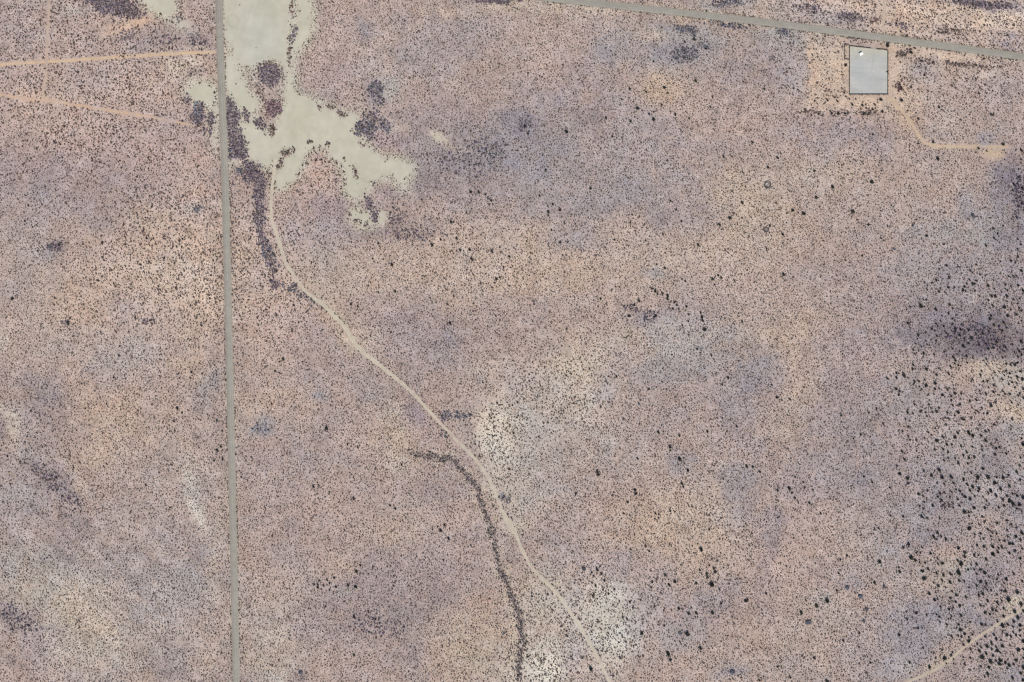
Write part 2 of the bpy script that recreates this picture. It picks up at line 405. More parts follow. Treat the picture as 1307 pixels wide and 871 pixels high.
    (1060, 20, 60, 14, 8, (165, 152, 152), .7), (1085, 22, 16, 7, 8, (135, 127, 135), .7), (1180, 20, 80, 18, 8, (190, 170, 153), .8), (1260, 20, 60, 14, 8, (187, 172, 155), .7), (1255, 5, 45, 6, 5, (142, 132, 142), .8), (1220, 45, 60, 10, 8, (172, 155, 148), .7), (1290, 50, 25, 14, 0, (160, 147, 153), .7), (1130, 20, 9, 30, 0, (193, 176, 158), .7), (1300, 25, 30, 8, 8, PALE, .6),
    (1010, 50, 40, 14, 10, (165, 162, 157), .7), (1060, 75, 26, 26, 0, (192, 179, 160), .8), (1015, 90, 30, 25, 0, (160, 149, 152), .7), (1040, 85, 8, 30, 0, ORAN, .5), (1105, 129, 60, 9, 0, (199, 180, 159), 1.), (1058, 85, 26, 34, 0, (198, 180, 158), .7), (1036, 95, 6, 40, 0, (200, 176, 152), .7), (1050, 130, 25, 9, 0, (192, 172, 150), .8), (1143, 95, 9, 44, 0, (200, 181, 160), 1.), (1165, 75, 24, 18, 0, (188, 170, 152), .8), (1180, 95, 16, 14, 0, (165, 152, 152), .8), (1210, 72, 50, 5, 8, (198, 180, 160), .8),
    (1267, 95, 14, 5, 0, (205, 195, 178), .8), (1230, 95, 60, 14, 0, (178, 162, 152), .6), (1260, 120, 50, 20, 0, (168, 152, 150), .6), (1210, 140, 30, 25, 0, (172, 158, 150), .6), (1060, 165, 60, 22, 0, (157, 142, 147), .8), (1110, 190, 50, 20, 0, (163, 148, 149), .6), (1000, 160, 40, 40, 0, (170, 154, 149), .5), (1155, 150, 14, 25, -35, (190, 170, 150), .5), (1220, 188, 50, 5, 0, (190, 172, 152), .6), (1270, 194, 13, 9, 0, (203, 177, 150), .9), (1262, 174, 10, 6, 0, (152, 146, 156), .7), (1240, 215, 60, 18, 0, (172, 158, 150), .5),
    (1060, 225, 50, 40, 0, (176, 161, 150), .6), (1040, 220, 30, 14, 0, (184, 168, 150), .5), (1140, 240, 60, 40, 0, (175, 160, 150), .5), (1232, 262, 8, 14, -15, (150, 152, 165), .6), (1240, 277, 12, 7, 0, (138, 130, 140), .6), (1285, 235, 22, 40, 0, (140, 128, 140), .8), (1300, 250, 12, 30, 0, (128, 116, 130), .7), (1275, 280, 30, 20, 0, (150, 146, 148), .7), (1260, 300, 40, 14, 0, (160, 155, 150), .6), (1200, 300, 25, 12, 0, (160, 156, 152), .6), (1165, 300, 16, 8, 0, (152, 146, 152), .6),
    (1295, 310, 25, 30, 0, (143, 134, 142), .7), (1110, 300, 60, 30, 0, (169, 155, 149), .5), (1060, 340, 60, 30, 0, MAUV, .4), (1120, 360, 60, 30, 0, (162, 148, 148), .7), (1215, 345, 25, 14, 0, (150, 142, 148), .6), (1260, 350, 50, 20, 0, (158, 146, 150), .6), (1160, 350, 20, 30, 0, (166, 153, 150), .5), (1290, 370, 25, 20, 0, (146, 135, 145), .7),
    # around and below the middle right
    (1000, 430, 50, 30, 0, (180, 164, 149), .6), (1090, 440, 50, 25, 0, (160, 146, 148), .6), (960, 460, 30, 18, 0, (150, 141, 146), .6), (860, 432, 40, 20, 0, (172, 165, 159), .8), (830, 405, 25, 14, 0, (158, 146, 152), .6), (790, 425, 30, 14, 0, (180, 168, 152), .5), (890, 400, 30, 20, 0, MAUV, .5), (860, 470, 50, 14, 0, (152, 148, 150), .6), (920, 440, 25, 30, 0, (158, 150, 150), .5),
    (720, 460, 45, 20, 0, (181, 168, 153), .6), (740, 485, 24, 35, 0, (188, 178, 160), .7), (700, 520, 50, 30, 0, (172, 163, 155), .7), (690, 440, 30, 14, 0, (166, 150, 146), .5), (800, 490, 50, 25, 0, (165, 153, 150), .6), (900, 500, 40, 20, 0, MAUV, .5), (840, 545, 60, 25, 0, (164, 150, 148), .5), (940, 530, 30, 40, 0, (154, 142, 147), .6), (960, 490, 30, 15, 0, (146, 138, 148), .6),
    (630, 545, 24, 40, -15, (190, 182, 165), .8), (620, 560, 10, 16, 0, (196, 190, 172), .6), (650, 480, 40, 25, 0, (172, 157, 149), .5), (600, 500, 30, 25, 0, (166, 150, 147), .5), (620, 470, 30, 15, 0, PALE, .3), (740, 570, 60, 40, 0, (172, 162, 154), .6), (640, 620, 16, 30, -20, (184, 176, 160), .7), (660, 672, 16, 12, 0, (190, 180, 160), .7), (690, 620, 40, 30, 0, (174, 164, 155), .6), (670, 560, 25, 40, 0, (176, 167, 157), .6),
    (720, 690, 40, 30, 0, (163, 149, 147), .6), (760, 620, 50, 30, 0, (168, 154, 151), .5), (790, 660, 40, 30, 0, PINK, .4), (880, 665, 70, 40, 0, (180, 164, 147), .7), (835, 700, 50, 20, 0, (181, 164, 147), .6), (860, 610, 50, 25, 0, (168, 152, 147), .4), (870, 590, 14, 14, 0, (140, 135, 145), .5), (950, 640, 25, 50, 0, (160, 147, 148), .6), (940, 610, 20, 18, 0, (146, 140, 148), .6),
    (690, 760, 30, 40, 10, (184, 174, 158), .7), (770, 780, 40, 30, 10, (184, 179, 168), .8), (790, 815, 24, 40, 0, (192, 188, 174), .8), (690, 845, 40, 35, 0, (184, 176, 162), .7), (700, 850, 16, 24, 0, (196, 191, 176), .7), (730, 840, 14, 20, 0, (166, 152, 151), .6), (830, 770, 30, 60, 0, (167, 151, 149), .6), (800, 720, 50, 20, 0, (165, 151, 151), .6), (900, 780, 40, 30, 0, (160, 146, 148), .6), (930, 760, 20, 20, 0, (148, 136, 140), .5), (870, 810, 25, 20, 0, (158, 152, 156), .6), (850, 850, 60, 20, 0, (175, 157, 150), .6), (920, 840, 50, 25, 0, (174, 158, 148), .5), (935, 857, 18, 8, 0, (142, 138, 148), .6), (900, 720, 40, 25, 0, (172, 157, 147), .5), (975, 750, 20, 60, 0, (152, 138, 144), .5),
    (1010, 560, 60, 40, 0, (164, 150, 148), .6), (1060, 490, 50, 20, 0, (163, 149, 150), .6), (1025, 500, 18, 30, 20, (184, 168, 150), .6), (1000, 540, 22, 22, 0, (178, 163, 148), .5), (1090, 535, 50, 30, 0, (156, 145, 149), .7), (1120, 490, 16, 14, 0, (143, 133, 145), .6), (1100, 600, 60, 50, 0, (160, 147, 149), .7), (1020, 620, 30, 30, 0, (158, 145, 147), .5), (1105, 605, 14, 8, 0, (140, 136, 148), .6),
    (1030, 690, 40, 40, 0, (178, 158, 150), .8), (1010, 720, 25, 30, 0, (182, 162, 152), .7), (1085, 700, 50, 40, 0, (172, 158, 149), .5), (985, 680, 10, 40, 10, (150, 136, 142), .6), (1130, 700, 30, 30, 0, (158, 151, 150), .6), (1090, 745, 12, 8, 0, (142, 136, 148), .7), (1055, 765, 22, 14, 0, (168, 160, 155), .6), (1060, 730, 40, 20, 0, (166, 150, 148), .5), (1030, 800, 50, 40, 0, (176, 161, 149), .6), (1090, 800, 40, 30, 0, (170, 156, 148), .5), (1130, 830, 50, 40, 0, (160, 149, 151), .7), (1155, 845, 14, 14, 0, (170, 168, 172), .7), (1160, 790, 40, 30, 0, (158, 148, 152), .6), (1020, 850, 50, 25, 0, (172, 158, 149), .5), (1170, 820, 20, 20, 0, (152, 143, 150), .6),
    # the slope at the right
    (1238, 428, 85, 32, 8, (124, 113, 124), .95), (1265, 437, 34, 16, 15, (112, 102, 118), .8), (1220, 415, 40, 16, 10, (133, 121, 133), .6), (1190, 440, 30, 14, 20, (146, 133, 142), .7), (1200, 405, 30, 14, 0, (150, 136, 145), .6), (1290, 440, 30, 20, 0, (130, 120, 134), .6),
    (1260, 475, 34, 14, 12, (186, 171, 152), .8), (1215, 480, 30, 14, 0, (172, 156, 148), .6), (1295, 495, 24, 30, 0, (170, 165, 160), .8), (1160, 490, 16, 16, 0, (150, 147, 152), .6), (1170, 460, 24, 14, 0, (168, 153, 148), .5), (1290, 525, 26, 9, 20, (190, 174, 152), .8), (1230, 510, 40, 16, 0, (158, 145, 149), .6), (1180, 520, 40, 25, 0, (160, 148, 149), .5), (1300, 550, 16, 8, 0, (150, 155, 158), .7),
    (1280, 550, 30, 5, -15, (142, 132, 138), .6), (1205, 560, 25, 20, 0, (168, 160, 155), .6), (1245, 575, 30, 14, 0, (163, 158, 155), .7), (1270, 580, 18, 20, 0, (142, 130, 142), .7), (1300, 585, 14, 20, 0, (170, 157, 152), .6), (1170, 575, 35, 20, 0, (158, 144, 148), .6), (1240, 610, 60, 18, 0, (152, 147, 152), .6), (1200, 612, 25, 10, 0, (142, 142, 158), .7), (1265, 625, 30, 14, 0, (168, 160, 162), .6), (1300, 640, 16, 20, 0, (132, 128, 148), .7), (1160, 640, 24, 30, 0, (158, 144, 147), .6), (1210, 640, 20, 10, 0, (142, 134, 148), .6), (1240, 650, 40, 10, 0, (152, 146, 152), .5),
    (1200, 670, 30, 18, 0, (140, 132, 148), .7), (1170, 660, 16, 14, 0, (146, 147, 152), .6), (1260, 680, 40, 25, 0, (170, 156, 150), .7), (1295, 690, 20, 30, 0, (156, 146, 152), .6), (1210, 705, 30, 10, 0, (182, 160, 152), .7), (1165, 690, 24, 20, 0, (152, 141, 148), .6), (1225, 725, 24, 12, 20, (178, 170, 150), .6), (1250, 740, 30, 18, 0, (142, 134, 148), .7), (1290, 720, 25, 25, 0, (158, 144, 150), .6), (1165, 735, 24, 14, 0, (160, 151, 150), .6), (1200, 745, 16, 10, 0, (176, 166, 150), .5), (1290, 760, 24, 12, 0, (158, 146, 150), .5),
    (1230, 785, 40, 14, 0, (146, 138, 150), .6), (1180, 800, 30, 20, 0, (150, 145, 153), .6), (1215, 808, 20, 12, 0, (160, 156, 155), .5), (1195, 850, 20, 6, -35, (184, 174, 150), .7), (1300, 790, 12, 6, -35, (128, 122, 142), .6), (1285, 820, 30, 20, 0, (166, 150, 151), .6), (1230, 855, 40, 16, 0, (160, 147, 148), .5), (1290, 862, 24, 14, 0, (146, 143, 152), .7), (1295, 772, 16, 5, -30, (188, 180, 155), .7),
]
# where the shrubs stand bigger and farther apart
COARSE = [(120, 100, 170, 120, 0, 1.), (230, 330, 110, 110, 0, .8), (330, 330, 70, 110, 0, .6), (420, 210, 50, 40, 0, .8), (1180, 40, 170, 60, 8, .9), (1090, 120, 80, 30, 0, .7),
          (700, 500, 70, 50, 0, .6), (630, 560, 40, 60, 0, .6), (760, 800, 80, 60, 0, .7), (690, 850, 50, 40, 0, .7), (600, 320, 90, 70, 0, .3), (450, 170, 60, 40, 0, .6), (900, 680, 80, 60, 0, .3), (60, 600, 60, 60, 0, .3), (1260, 490, 60, 40, 0, .4)]
SPARSE = [(252, 122, 20, 12, 10, .95), (273, 160, 4, 34, 0, .7), (1058, 80, 26, 36, 0, .5), (1105, 129, 60, 9, 0, .75), (1143, 95, 8, 44, 0, .8), (1036, 95, 5, 40, 0, .7), (1060, 130, 30, 8, 0, .6), (1270, 194, 14, 9, 0, .9), (1211, 71, 50, 4, 8, .7), (215, 10, 10, 12, 0, .9), (200, 10, 22, 8, 20, .6), (150, 35, 24, 10, -15, .5), (172, 29, 20, 5, -25, .8),
          (1036, 85, 4, 35, 0, .6), (651, 671, 9, 8, 0, .9), (462, 280, 14, 10, 0, .6), (487, 280, 5, 9, 0, .7), (515, 160, 15, 8, 0, .6), (375, 30, 14, 45, 0, .6), (1128, 20, 7, 40, 0, .6), (450, 432, 16, 8, 40, .6), (560, 175, 7, 4, 0, .7), (1267, 95, 10, 4, 0, .8), (425, 395, 20, 4, 43, .5), (240, 32, 14, 4, 35, .7), (300, 200, 10, 4, -25, .8), (366, 110, 6, 30, 0, .4), (1010, 720, 30, 30, 0, .25), (255, 655, 8, 20, -25, .4), (12, 530, 14, 6, 45, .5), (22, 550, 6, 16, -20, .5)]
# thick brush: (kind, geometry..., density, (r,g,b) foliage colour in sRGB)
PURP, SLAT, BROW = (110, 99, 107), (104, 102, 110), (108, 93, 87)
BRUSH = [((142, 4, 36, 8, 6), 1., PURP), ((165, 14, 14, 6, 25), .9, PURP), ((252, 144, 8, 14, 8), 1., SLAT), ((270, 154, 5, 8, 0), .9, PURP), ((241, 127, 6, 8, 0), .8, PURP), ((261, 168, 7, 4, 20), .6, PURP), ((270, 168, 2, 14, 5), .7, PURP),
         ((293, 138, 7, 12, -10), 1., PURP), ((294, 155, 8, 12, 0), 1., PURP), ((295, 172, 8, 12, -15), 1., PURP), ((301, 190, 11, 10, 30), 1., PURP), ((291, 195, 5, 8, 0), .9, SLAT), ((314, 150, 5, 9, -10), .9, PURP), ((296, 146, 9, 20, -8), 1., PURP), ((301, 178, 12, 20, -22), 1., PURP), ((309, 193, 9, 9, 20), 1., PURP), ((322, 220, 14, 15, 20), 1., PURP), ((330, 238, 9, 20, -10), 1., PURP), ((316, 208, 8, 6, 0), .8, PURP), ((333, 268, 6, 22, -10), .9, PURP), ((342, 320, 8, 26, -22), .7, SLAT), ((252, 148, 9, 15, 8), 1., PURP), ((150, 8, 34, 13, 10), .9, PURP), ((467, 163, 15, 12, -20), .8, SLAT),
         ((347, 96, 17, 15, 10), 1., PURP), ((349, 138, 10, 12, 10), .9, (118, 98, 104)), ((333, 157, 10, 8, 40), .9, PURP), ((347, 165, 4, 9, 10), .8, BROW), ((334, 118, 5, 14, 0), .5, BROW), ((375, 42, 5, 16, 8), .7, PURP), ((369, 72, 3, 14, 0), .8, BROW), ((375, 8, 5, 14, 0), .4, BROW),
         ((366, 195, 8, 5, 0), .9, BROW), ((374, 193, 4, 4, 0), .5, BROW), ((322, 214, 11, 11, 20), 1., PURP), ((331, 228, 9, 13, -10), 1., PURP), ((328, 246, 6, 12, 0), 1., PURP), ((307, 218, 8, 6, 30), .8, SLAT), ((344, 222, 5, 7, 0), .7, BROW), ((359, 208, 3, 7, 0), .7, BROW), ((353, 213, 5, 3, 0), .6, BROW), ((346, 236, 4, 12, 0), .5, BROW),
         ((480, 115, 10, 9, 0), .8, SLAT), ((487, 128, 7, 7, 0), .6, SLAT), ((480, 147, 8, 8, 0), .7, PURP), ((466, 162, 13, 10, -20), 1., SLAT), ((494, 160, 8, 9, 0), .7, SLAT), ((471, 262, 5, 10, -20), .9, PURP), ((478, 278, 5, 9, 0), .9, PURP), ((457, 270, 7, 5, 0), .4, BROW), ((458, 282, 5, 5, 0), .5, BROW), ((469, 285, 4, 4, 0), .6, BROW), ((505, 278, 10, 10, 0), .5, PURP),
         ((410, 136, 4, 3, 20), .6, BROW), ((423, 135, 6, 3, 0), .9, BROW), ((438, 143, 8, 2, 35), .7, BROW), ((451, 218, 3, 9, -20), .5, BROW), ((454, 225, 3, 5, -20), .7, BROW), ((439, 207, 3, 3, 0), .5, BROW), ((419, 187, 3, 3, 0), .5, BROW), ((397, 183, 6, 2, -30), .5, BROW), ((460, 185, 5, 3, 40), .5, BROW),
         ((874, 37, 14, 5, 12), 1., SLAT), ((885, 45, 4, 6, 0), .9, SLAT), ((874, 70, 16, 10, 0), .6, SLAT), ((900, 60, 8, 5, 0), .6, SLAT), ((930, 33, 30, 5, 8), .6, SLAT), ((1086, 21, 16, 6, 10), .8, PURP), ((1118, 28, 8, 4, 0), .6, BROW), ((1254, 5, 42, 5, 5), .9, PURP), ((1230, 83, 22, 3, 8), .8, BROW), ((1185, 80, 14, 3, 8), .5, BROW), ((1255, 86, 16, 3, 0), .5, BROW), ((1000, 44, 9, 6, 10), .8, SLAT), ((1035, 12, 20, 5, 8), .5, PURP), ((1150, 33, 18, 4, 8), .6, PURP), ((1210, 40, 30, 5, 8), .4, BROW), ((630, -1, 32, 5, 2), 1., PURP), ((935, 4, 22, 5, 5), .7, SLAT),
         ((1151, 72, 9, 5, -10), .9, BROW), ((1162, 65, 4, 6, 0), .8, BROW), ((1159, 56, 9, 3, 8), .8, PURP), ((1147, 110, 4, 7, 0), .9, (92, 68, 70)), ((1151, 101, 4, 4, 0), .5, (104, 78, 80)), ((1052, 144, 40, 3, 2), .3, BROW), ((1107, 144, 18, 3, 0), .5, BROW),
         ((1265, 437, 26, 10, 15), .4, (92, 86, 102)), ((1240, 426, 45, 14, 8), .3, (96, 88, 100)), ((70, 314, 9, 6, -10), .7, PURP), ((253, 271, 6, 5, 0), .7, SLAT), ((86, 411, 6, 5, 0), .6, PURP), ((334, 549, 10, 6, 0), .5, (110, 112, 128)), ((190, 412, 8, 6, 0), .4, PURP), ((672, 163, 10, 10, 0), .5, SLAT), ((622, 190, 30, 12, 10), .35, SLAT), ((600, 205, 40, 20, 0), .25, PURP), ((571, 530, 8, 5, 0), .7, SLAT), ((589, 529, 10, 5, 0), .7, SLAT), ((645, 637, 7, 6, 0), .7, SLAT), ((566, 552, 7, 6, 30), .5, SLAT),
         ((1196, 700, 3, 3, 0), .3, SLAT), ((1207, 647, 9, 5, 0), .5, (98, 82, 92)), ((520, 300, 40, 8, 0), .3, PURP), ((830, 404, 14, 8, 0), .4, PURP), ((804, 392, 8, 7, 0), .4, PURP), ((1300, 255, 8, 30, 0), .4, (84, 76, 92)), ((22, 792, 26, 16, 35), .35, PURP), ((75, 622, 40, 10, 42), .35, PURP), ((215, 52, 14, 8, 0), .4, PURP), ((165, 43, 14, 8, -25), .5, PURP), ((232, 25, 8, 5, 30), .5, SLAT), ((252, 55, 18, 6, 0), .4, PURP), ((480, 800, 30, 16, 0), .25, PURP), ((640, 805, 4, 6, 0), .4, SLAT)]
BRUSH_LINES = [(WASH, 4.3, .9, (112, 104, 102)), (WASH_N[2:8], 5.0, 1., PURP), (WASH_N[7:], 5.0, .6, SLAT), ([(296, 205), (297, 300), (300, 330)], 1.5, .2, PURP), ([(155, 46), (160, 40), (176, 34)], 1.5, .9, BROW), ([(250, 71), (256, 71.5), (268, 71)], 1.0, .9, BROW), ([(151, 71), (180, 68)], 1.5, .6, BROW)]

# ------------------------------------------------------------------ soil colour and cover fields
def warp(x, y):
    wx = x + 10 * fbm(x, y, 46, 11) + 5 * fbm(x, y, 13, 12)
    wy = y + 10 * fbm(x, y, 46, 13) + 5 * fbm(x, y, 13, 14)
    return wx, wy


def field_T(x, y):
    wx, wy = warp(x, y)
    T = np.empty(x.shape + (3,))
    T[:] = T_BASE
    mott = 0.6 * fbm(x, y, 26, 27, 3, .8) + 0.7 * fbm(x, y, 9, 28, 2, .8)
    for e in PATCHES:
        m = (np.abs(x - e[0]) < 2.6 * max(e[2], e[3]) + 14) & (np.abs(y - e[1]) < 2.6 * max(e[2], e[3]) + 14)
        if not m.any():
            continue
        g = np.minimum(1.35 * ell(wx[m], wy[m], e), 1) * e[6]
        g = (np.clip(g * (1 + 0.95 * mott[m]), 0, 1) * 0.92)[:, None]
        T[m] = T[m] * (1 - g) + np.array(e[5], float) * g
    grey = T.mean(-1, keepdims=True)
    base = np.array(T_BASE) - np.mean(T_BASE)
    dev = (T - grey - base) * np.array([1.08, 0.5, 0.9])
    dev[..., 0] = np.maximum(dev[..., 0], -8)
    dev[..., 2] = np.clip(dev[..., 2], -15, 8)
    T = grey + base + dev
    hue = 0.5 * fbm(x, y, 70, 21, 3) + 0.7 * fbm(x, y, 20, 22, 3)
    val = 0.4 * fbm(x, y, 55, 23, 3) + 0.8 * fbm(x, y, 14, 24, 3)
    # old drainage lines run down to the right over the lower left
    u = (x * 0.75 + y * 0.66)
    v = (-x * 0.66 + y * 0.75)
    st = vnoise(u / 7, v, 7, 25) * np.clip((y - 480) / 200, 0, 1) * np.clip((330 - x) / 120, 0, 1)
    T = T + hue[..., None] * np.array([6.0, 0.5, -5.0]) + (val * 10 + st * 8 + 6 * vnoise(x, y, 7, 26) + 7 * vnoise(x, y, 3.2, 29))[..., None]
    # graded berms and old wheel lines run along the far side of the upper road
    nd = np.interp(x, [p[0] for p in ROAD_B], [p[1] for p in ROAD_B]) - y
    on = np.clip((nd - 5) / 4, 0, 1) * np.clip((x - 860) / 120, 0, 1)
    T = T + (on * (13 * vnoise(x / 16, nd, 3.4, 30) + 3))[..., None] * np.array([1.0, .93, .82])
    return T


def brush_field(x, y):
    """how thick the dark brush stands, and its colour"""
    prob = np.zeros(x.shape)
    col = np.zeros(x.shape + (3,))
    col[:] = PURP
    wx, wy = warp(x, y)
    wx, wy = x + (wx - x) * 0.4, y + (wy - y) * 0.4
    for e, dens, c in BRUSH:
        m = (np.abs(x - e[0]) < 2.5 * max(e[2], e[3]) + 4) & (np.abs(y - e[1]) < 2.5 * max(e[2], e[3]) + 4)
        if not m.any():
            continue
        g = np.clip(2.3 * ell(wx[m], wy[m], e) - 0.45 + 0.75 * fbm(x[m], y[m], 9, 65), 0, 1) * np.clip(3 * ell(wx[m], wy[m], e), 0, 1) * dens
        up = g > prob[m]
        idx = np.where(m)[0][up]
        prob[idx] = g[up]
        col[idx] = c
    for pts, wdt, dens, c in BRUSH_LINES:
        xs_, ys_ = [p[0] for p in pts], [p[1] for p in pts]
        m = (x > min(xs_) - 14) & (x < max(xs_) + 14) & (y > min(ys_) - 14) & (y < max(ys_) + 14)
        if not m.any():
            continue
        d = seg_dist(wx[m], wy[m], smooth(pts, 3))
        g = np.clip(1.25 - d / wdt + 0.8 * fbm(x[m], y[m], 8, 63), 0, 1) * (d < 2 * wdt) * dens * 0.85
        idx = np.where(m)[0]
        up = g > prob[m]
        prob[idx[up]] = g[up]
        col[idx[up]] = c
    return prob, col


def mask_playa(x, y, blur=True):
    jx = x + 2.2 * vnoise(x, y, 7, 41) + 2.4 * vnoise(x, y, 2.2, 42)
    jy = y + 2.2 * vnoise(x, y, 7, 43) + 2.4 * vnoise(x, y, 2.2, 44)
    m = in_poly(jx, jy, PLAYA)
    for isl in ISLANDS:
        m &= ~in_poly(jx, jy, isl)
    for pan in PANS:
        m |= in_poly(jx, jy, pan)
    sh = x.shape
    m &= (brush_field(np.ravel(x), np.ravel(y))[0] < 0.42).reshape(sh)
    return m


RA, RB = smooth(ROAD_A), smooth(ROAD_B)
TRACKS = [("dirt_track", smooth(TRACK_MAIN), 4.2, (207, 196, 177), 1), ("dirt_track", smooth(TRACK_WEST), 4.8, (214, 186, 157), 0), ("dirt_track", smooth(TRACK_WEST_LOW), 4.8, (210, 178, 150), 0),
          ("dirt_track", smooth(TRACK_NS), 4.8, (201, 178, 157), 0), ("dirt_track", smooth(TRACK_SE), 3.8, (199, 184, 165), 1), ("dirt_track", smooth(TRACK_NE), 5.2, (205, 181, 155), 0), ("dirt_track", smooth(TRACK_N), 4.0, (198, 180, 162), 0)]


def clear_of_ways(x, y):
    ok = (seg_dist(x, y, ROAD_A) > 5.4) & (seg_dist(x, y, ROAD_B) > 5.2)
    for k, (_, pts, w, _, _) in enumerate(TRACKS):
        near = (x > min(p[0] for p in pts) - 5) & (x < max(p[0] for p in pts) + 5) & (y > min(p[1] for p in pts) - 5) & (y < max(p[1] for p in pts) + 5)
        d = np.full(x.shape, 1e9)
        if near.any():
            d[near] = seg_dist(x[near], y[near], pts[::2] + [pts[-1]])
        half = w * 0.5 + 0.2
        if k in (2, 3, 5):
            half = half - .4 + 1.0 * vnoise(x, y, 9, 51 + k)
        ok &= d > half
    yx = 2.2 + 1.8 * vnoise(x, y, 6, 59)
    ok &= ~((x > 1083 - yx) & (x < 1135 + 2.2 * yx) & (y > 59 - yx) & (y < 122.5 + 1.6 * yx))
    return ok


MX, MY = 130, 110                        # how far the shrubs go on outside the picture


def jitter_grid(s, seed):
    r = np.random.default_rng(seed)
    nx, ny = int((W + 2 * MX) / s), int((H + 2 * MY) / (s * 0.866))
    i, j = np.meshgrid(np.arange(nx), np.arange(ny))
    x = (i + 0.5 * (j % 2)) * s - MX + r.uniform(-.46, .46, i.shape) * s
    y = j * s * 0.866 - MY + r.uniform(-.46, .46, i.shape) * s
    return x.ravel(), y.ravel(), r


def field_of(x, y, lst):
    f = np.zeros(x.shape)
    wx, wy = warp(x, y)
    for e in lst:
        f = np.maximum(f, np.minimum(1.4 * ell(wx, wy, e), 1) * e[5])
    return f


def scatter(s, seed, coarse):
    x, y, r = jitter_grid(s, seed)
    f = field_of(x, y, COARSE)
    f = np.clip(f + 0.25 * fbm(x, y, 60, 61), 0, 1)
    keep = np.where(f > 0.5, f, f * 0.6) if coarse else 1 - 0.55 * f
    keep = keep * np.clip(0.88 + 0.35 * fbm(x, y, 24, 62) + 0.55 * fbm(x, y, 9, 66, 2), 0.15, 1.1)
    keep = keep * (1 - field_of(x, y, SPARSE))
    m = r.random(x.shape) < keep
    x, y = x[m], y[m]
    pm_ = mask_playa(x, y)
    near_edge = ~mask_playa(x + 3, y) | ~mask_playa(x - 3, y) | ~mask_playa(x, y + 3) | ~mask_playa(x, y - 3)
    m = clear_of_ways(x, y) & ~(pm_ & (r.random(x.shape) < np.where(near_edge, 0.75, 0.997)))
    return x[m], y[m], r


def lognorm(r, n, mean, sig, lo, hi):
    return np.clip(mean * np.exp(r.normal(0, sig, n)), lo, hi)


pts_x, pts_y, pts_d, pts_c = [], [], [], []


def add_pts(x, y, d, srgb, r, var=0.35):
    c = lin(srgb)[None, :] * np.ones((len(x), 1)) if np.ndim(srgb) == 1 else lin(srgb)
    c = c * np.exp(r.normal(0, var, (len(x), 1))) * (1 + r.normal(0, 0.06, (len(x), 3)))
    pts_x.append(x); pts_y.append(y); pts_d.append(d); pts_c.append(np.clip(c, 0.012, 0.4))


x, y, r = scatter(2.42, 101, False)
add_pts(x, y, lognorm(r, len(x), 1.3, 0.28, 0.6, 2.4), (110, 97, 91), r, 0.45)
x, y, r = scatter(3.2, 102, True)
add_pts(x, y, lognorm(r, len(x), 1.62, 0.3, 0.8, 3.2), (97, 84, 78), r, 0.45)

# thick brush patches and lines
x, y, r = jitter_grid(1.85, 103)
prob, col = brush_field(x, y)
prob = prob * (1 + 0.35 * fbm(x, y, 7, 64))
m = (r.random(x.shape) < prob) & (seg_dist(x, y, ROAD_A) > 5.3) & (seg_dist(x, y, ROAD_B) > 5.2) & (seg_dist(x, y, TRACK_MAIN) > 2.4) & ~((x > 1083) & (x < 1134.5) & (y > 59) & (y < 122.5))
x, y, col = x[m], y[m], col[m]
add_pts(x, y, lognorm(r, len(x), 1.95, 0.3, 0.8, 3.4), col, r, 0.4)

# shrubs that line the road edges
for pts, half, n, prb in ((RA, 5.2, 3000, .5), (RB, 5.0, 3200, .5)):
    P0 = np.array(pts)
    L = np.concatenate([[0], np.cumsum(np.hypot(*np.diff(P0, axis=0).T))])
    for side in (-1, 1):
        s_ = np.arange(0, L[-1], 1.5) + r.uniform(-.6, .6, int(np.ceil(L[-1] / 1.5)))
        px_, py_ = np.interp(s_, L, P0[:, 0]), np.interp(s_, L, P0[:, 1])
        tx, ty = np.interp(s_ + 1, L, P0[:, 0]) - px_, np.interp(s_ + 1, L, P0[:, 1]) - py_
        ln = np.hypot(tx, ty) + 1e-6
        off = half + np.abs(r.normal(0, .5, len(s_)))
        xx, yy = px_ + side * off * -ty / ln, py_ + side * off * tx / ln
        patch = vnoise(s_, s_ * 0 + side * 50, 12, 71)
        m = (r.random(len(s_)) < np.clip(prb + 0.55 * patch, 0.06, 1)) & (xx > -MX) & (xx < W + MX) & (yy > -MY) & (yy < H + MY)
        add_pts(xx[m], yy[m], lognorm(r, m.sum(), 1.3, 0.3, 0.7, 2.6), (92, 82, 74), r)
# weeds along the yard fence
for (ax, ay), (bx, by), dn in (((1084, 60), (1084, 121), .5), ((1084, 121.5), (1133, 121.5), .75), ((1133.6, 64), (1133.6, 121), .7), ((1078, 57.4), (1112, 61.6), .8), ((1119, 63.2), (1133, 64.4), .6), ((1078, 57.4), (1078, 76), .4)):
    n = int(math.hypot(bx - ax, by - ay) / 0.8)
    t = np.linspace(0, 1, n)
    m = r.random(n) < dn
    add_pts((ax + (bx - ax) * t + r.normal(0, .3, n))[m], (ay + (by - ay) * t + r.normal(0, .3, n))[m], lognorm(r, m.sum(), 0.95, 0.25, 0.5, 1.6), (110, 102, 86), r)

SX, SY = np.concatenate(pts_x), np.concatenate(pts_y)
SD, SCOL = np.concatenate(pts_d), np.concatenate(pts_c)

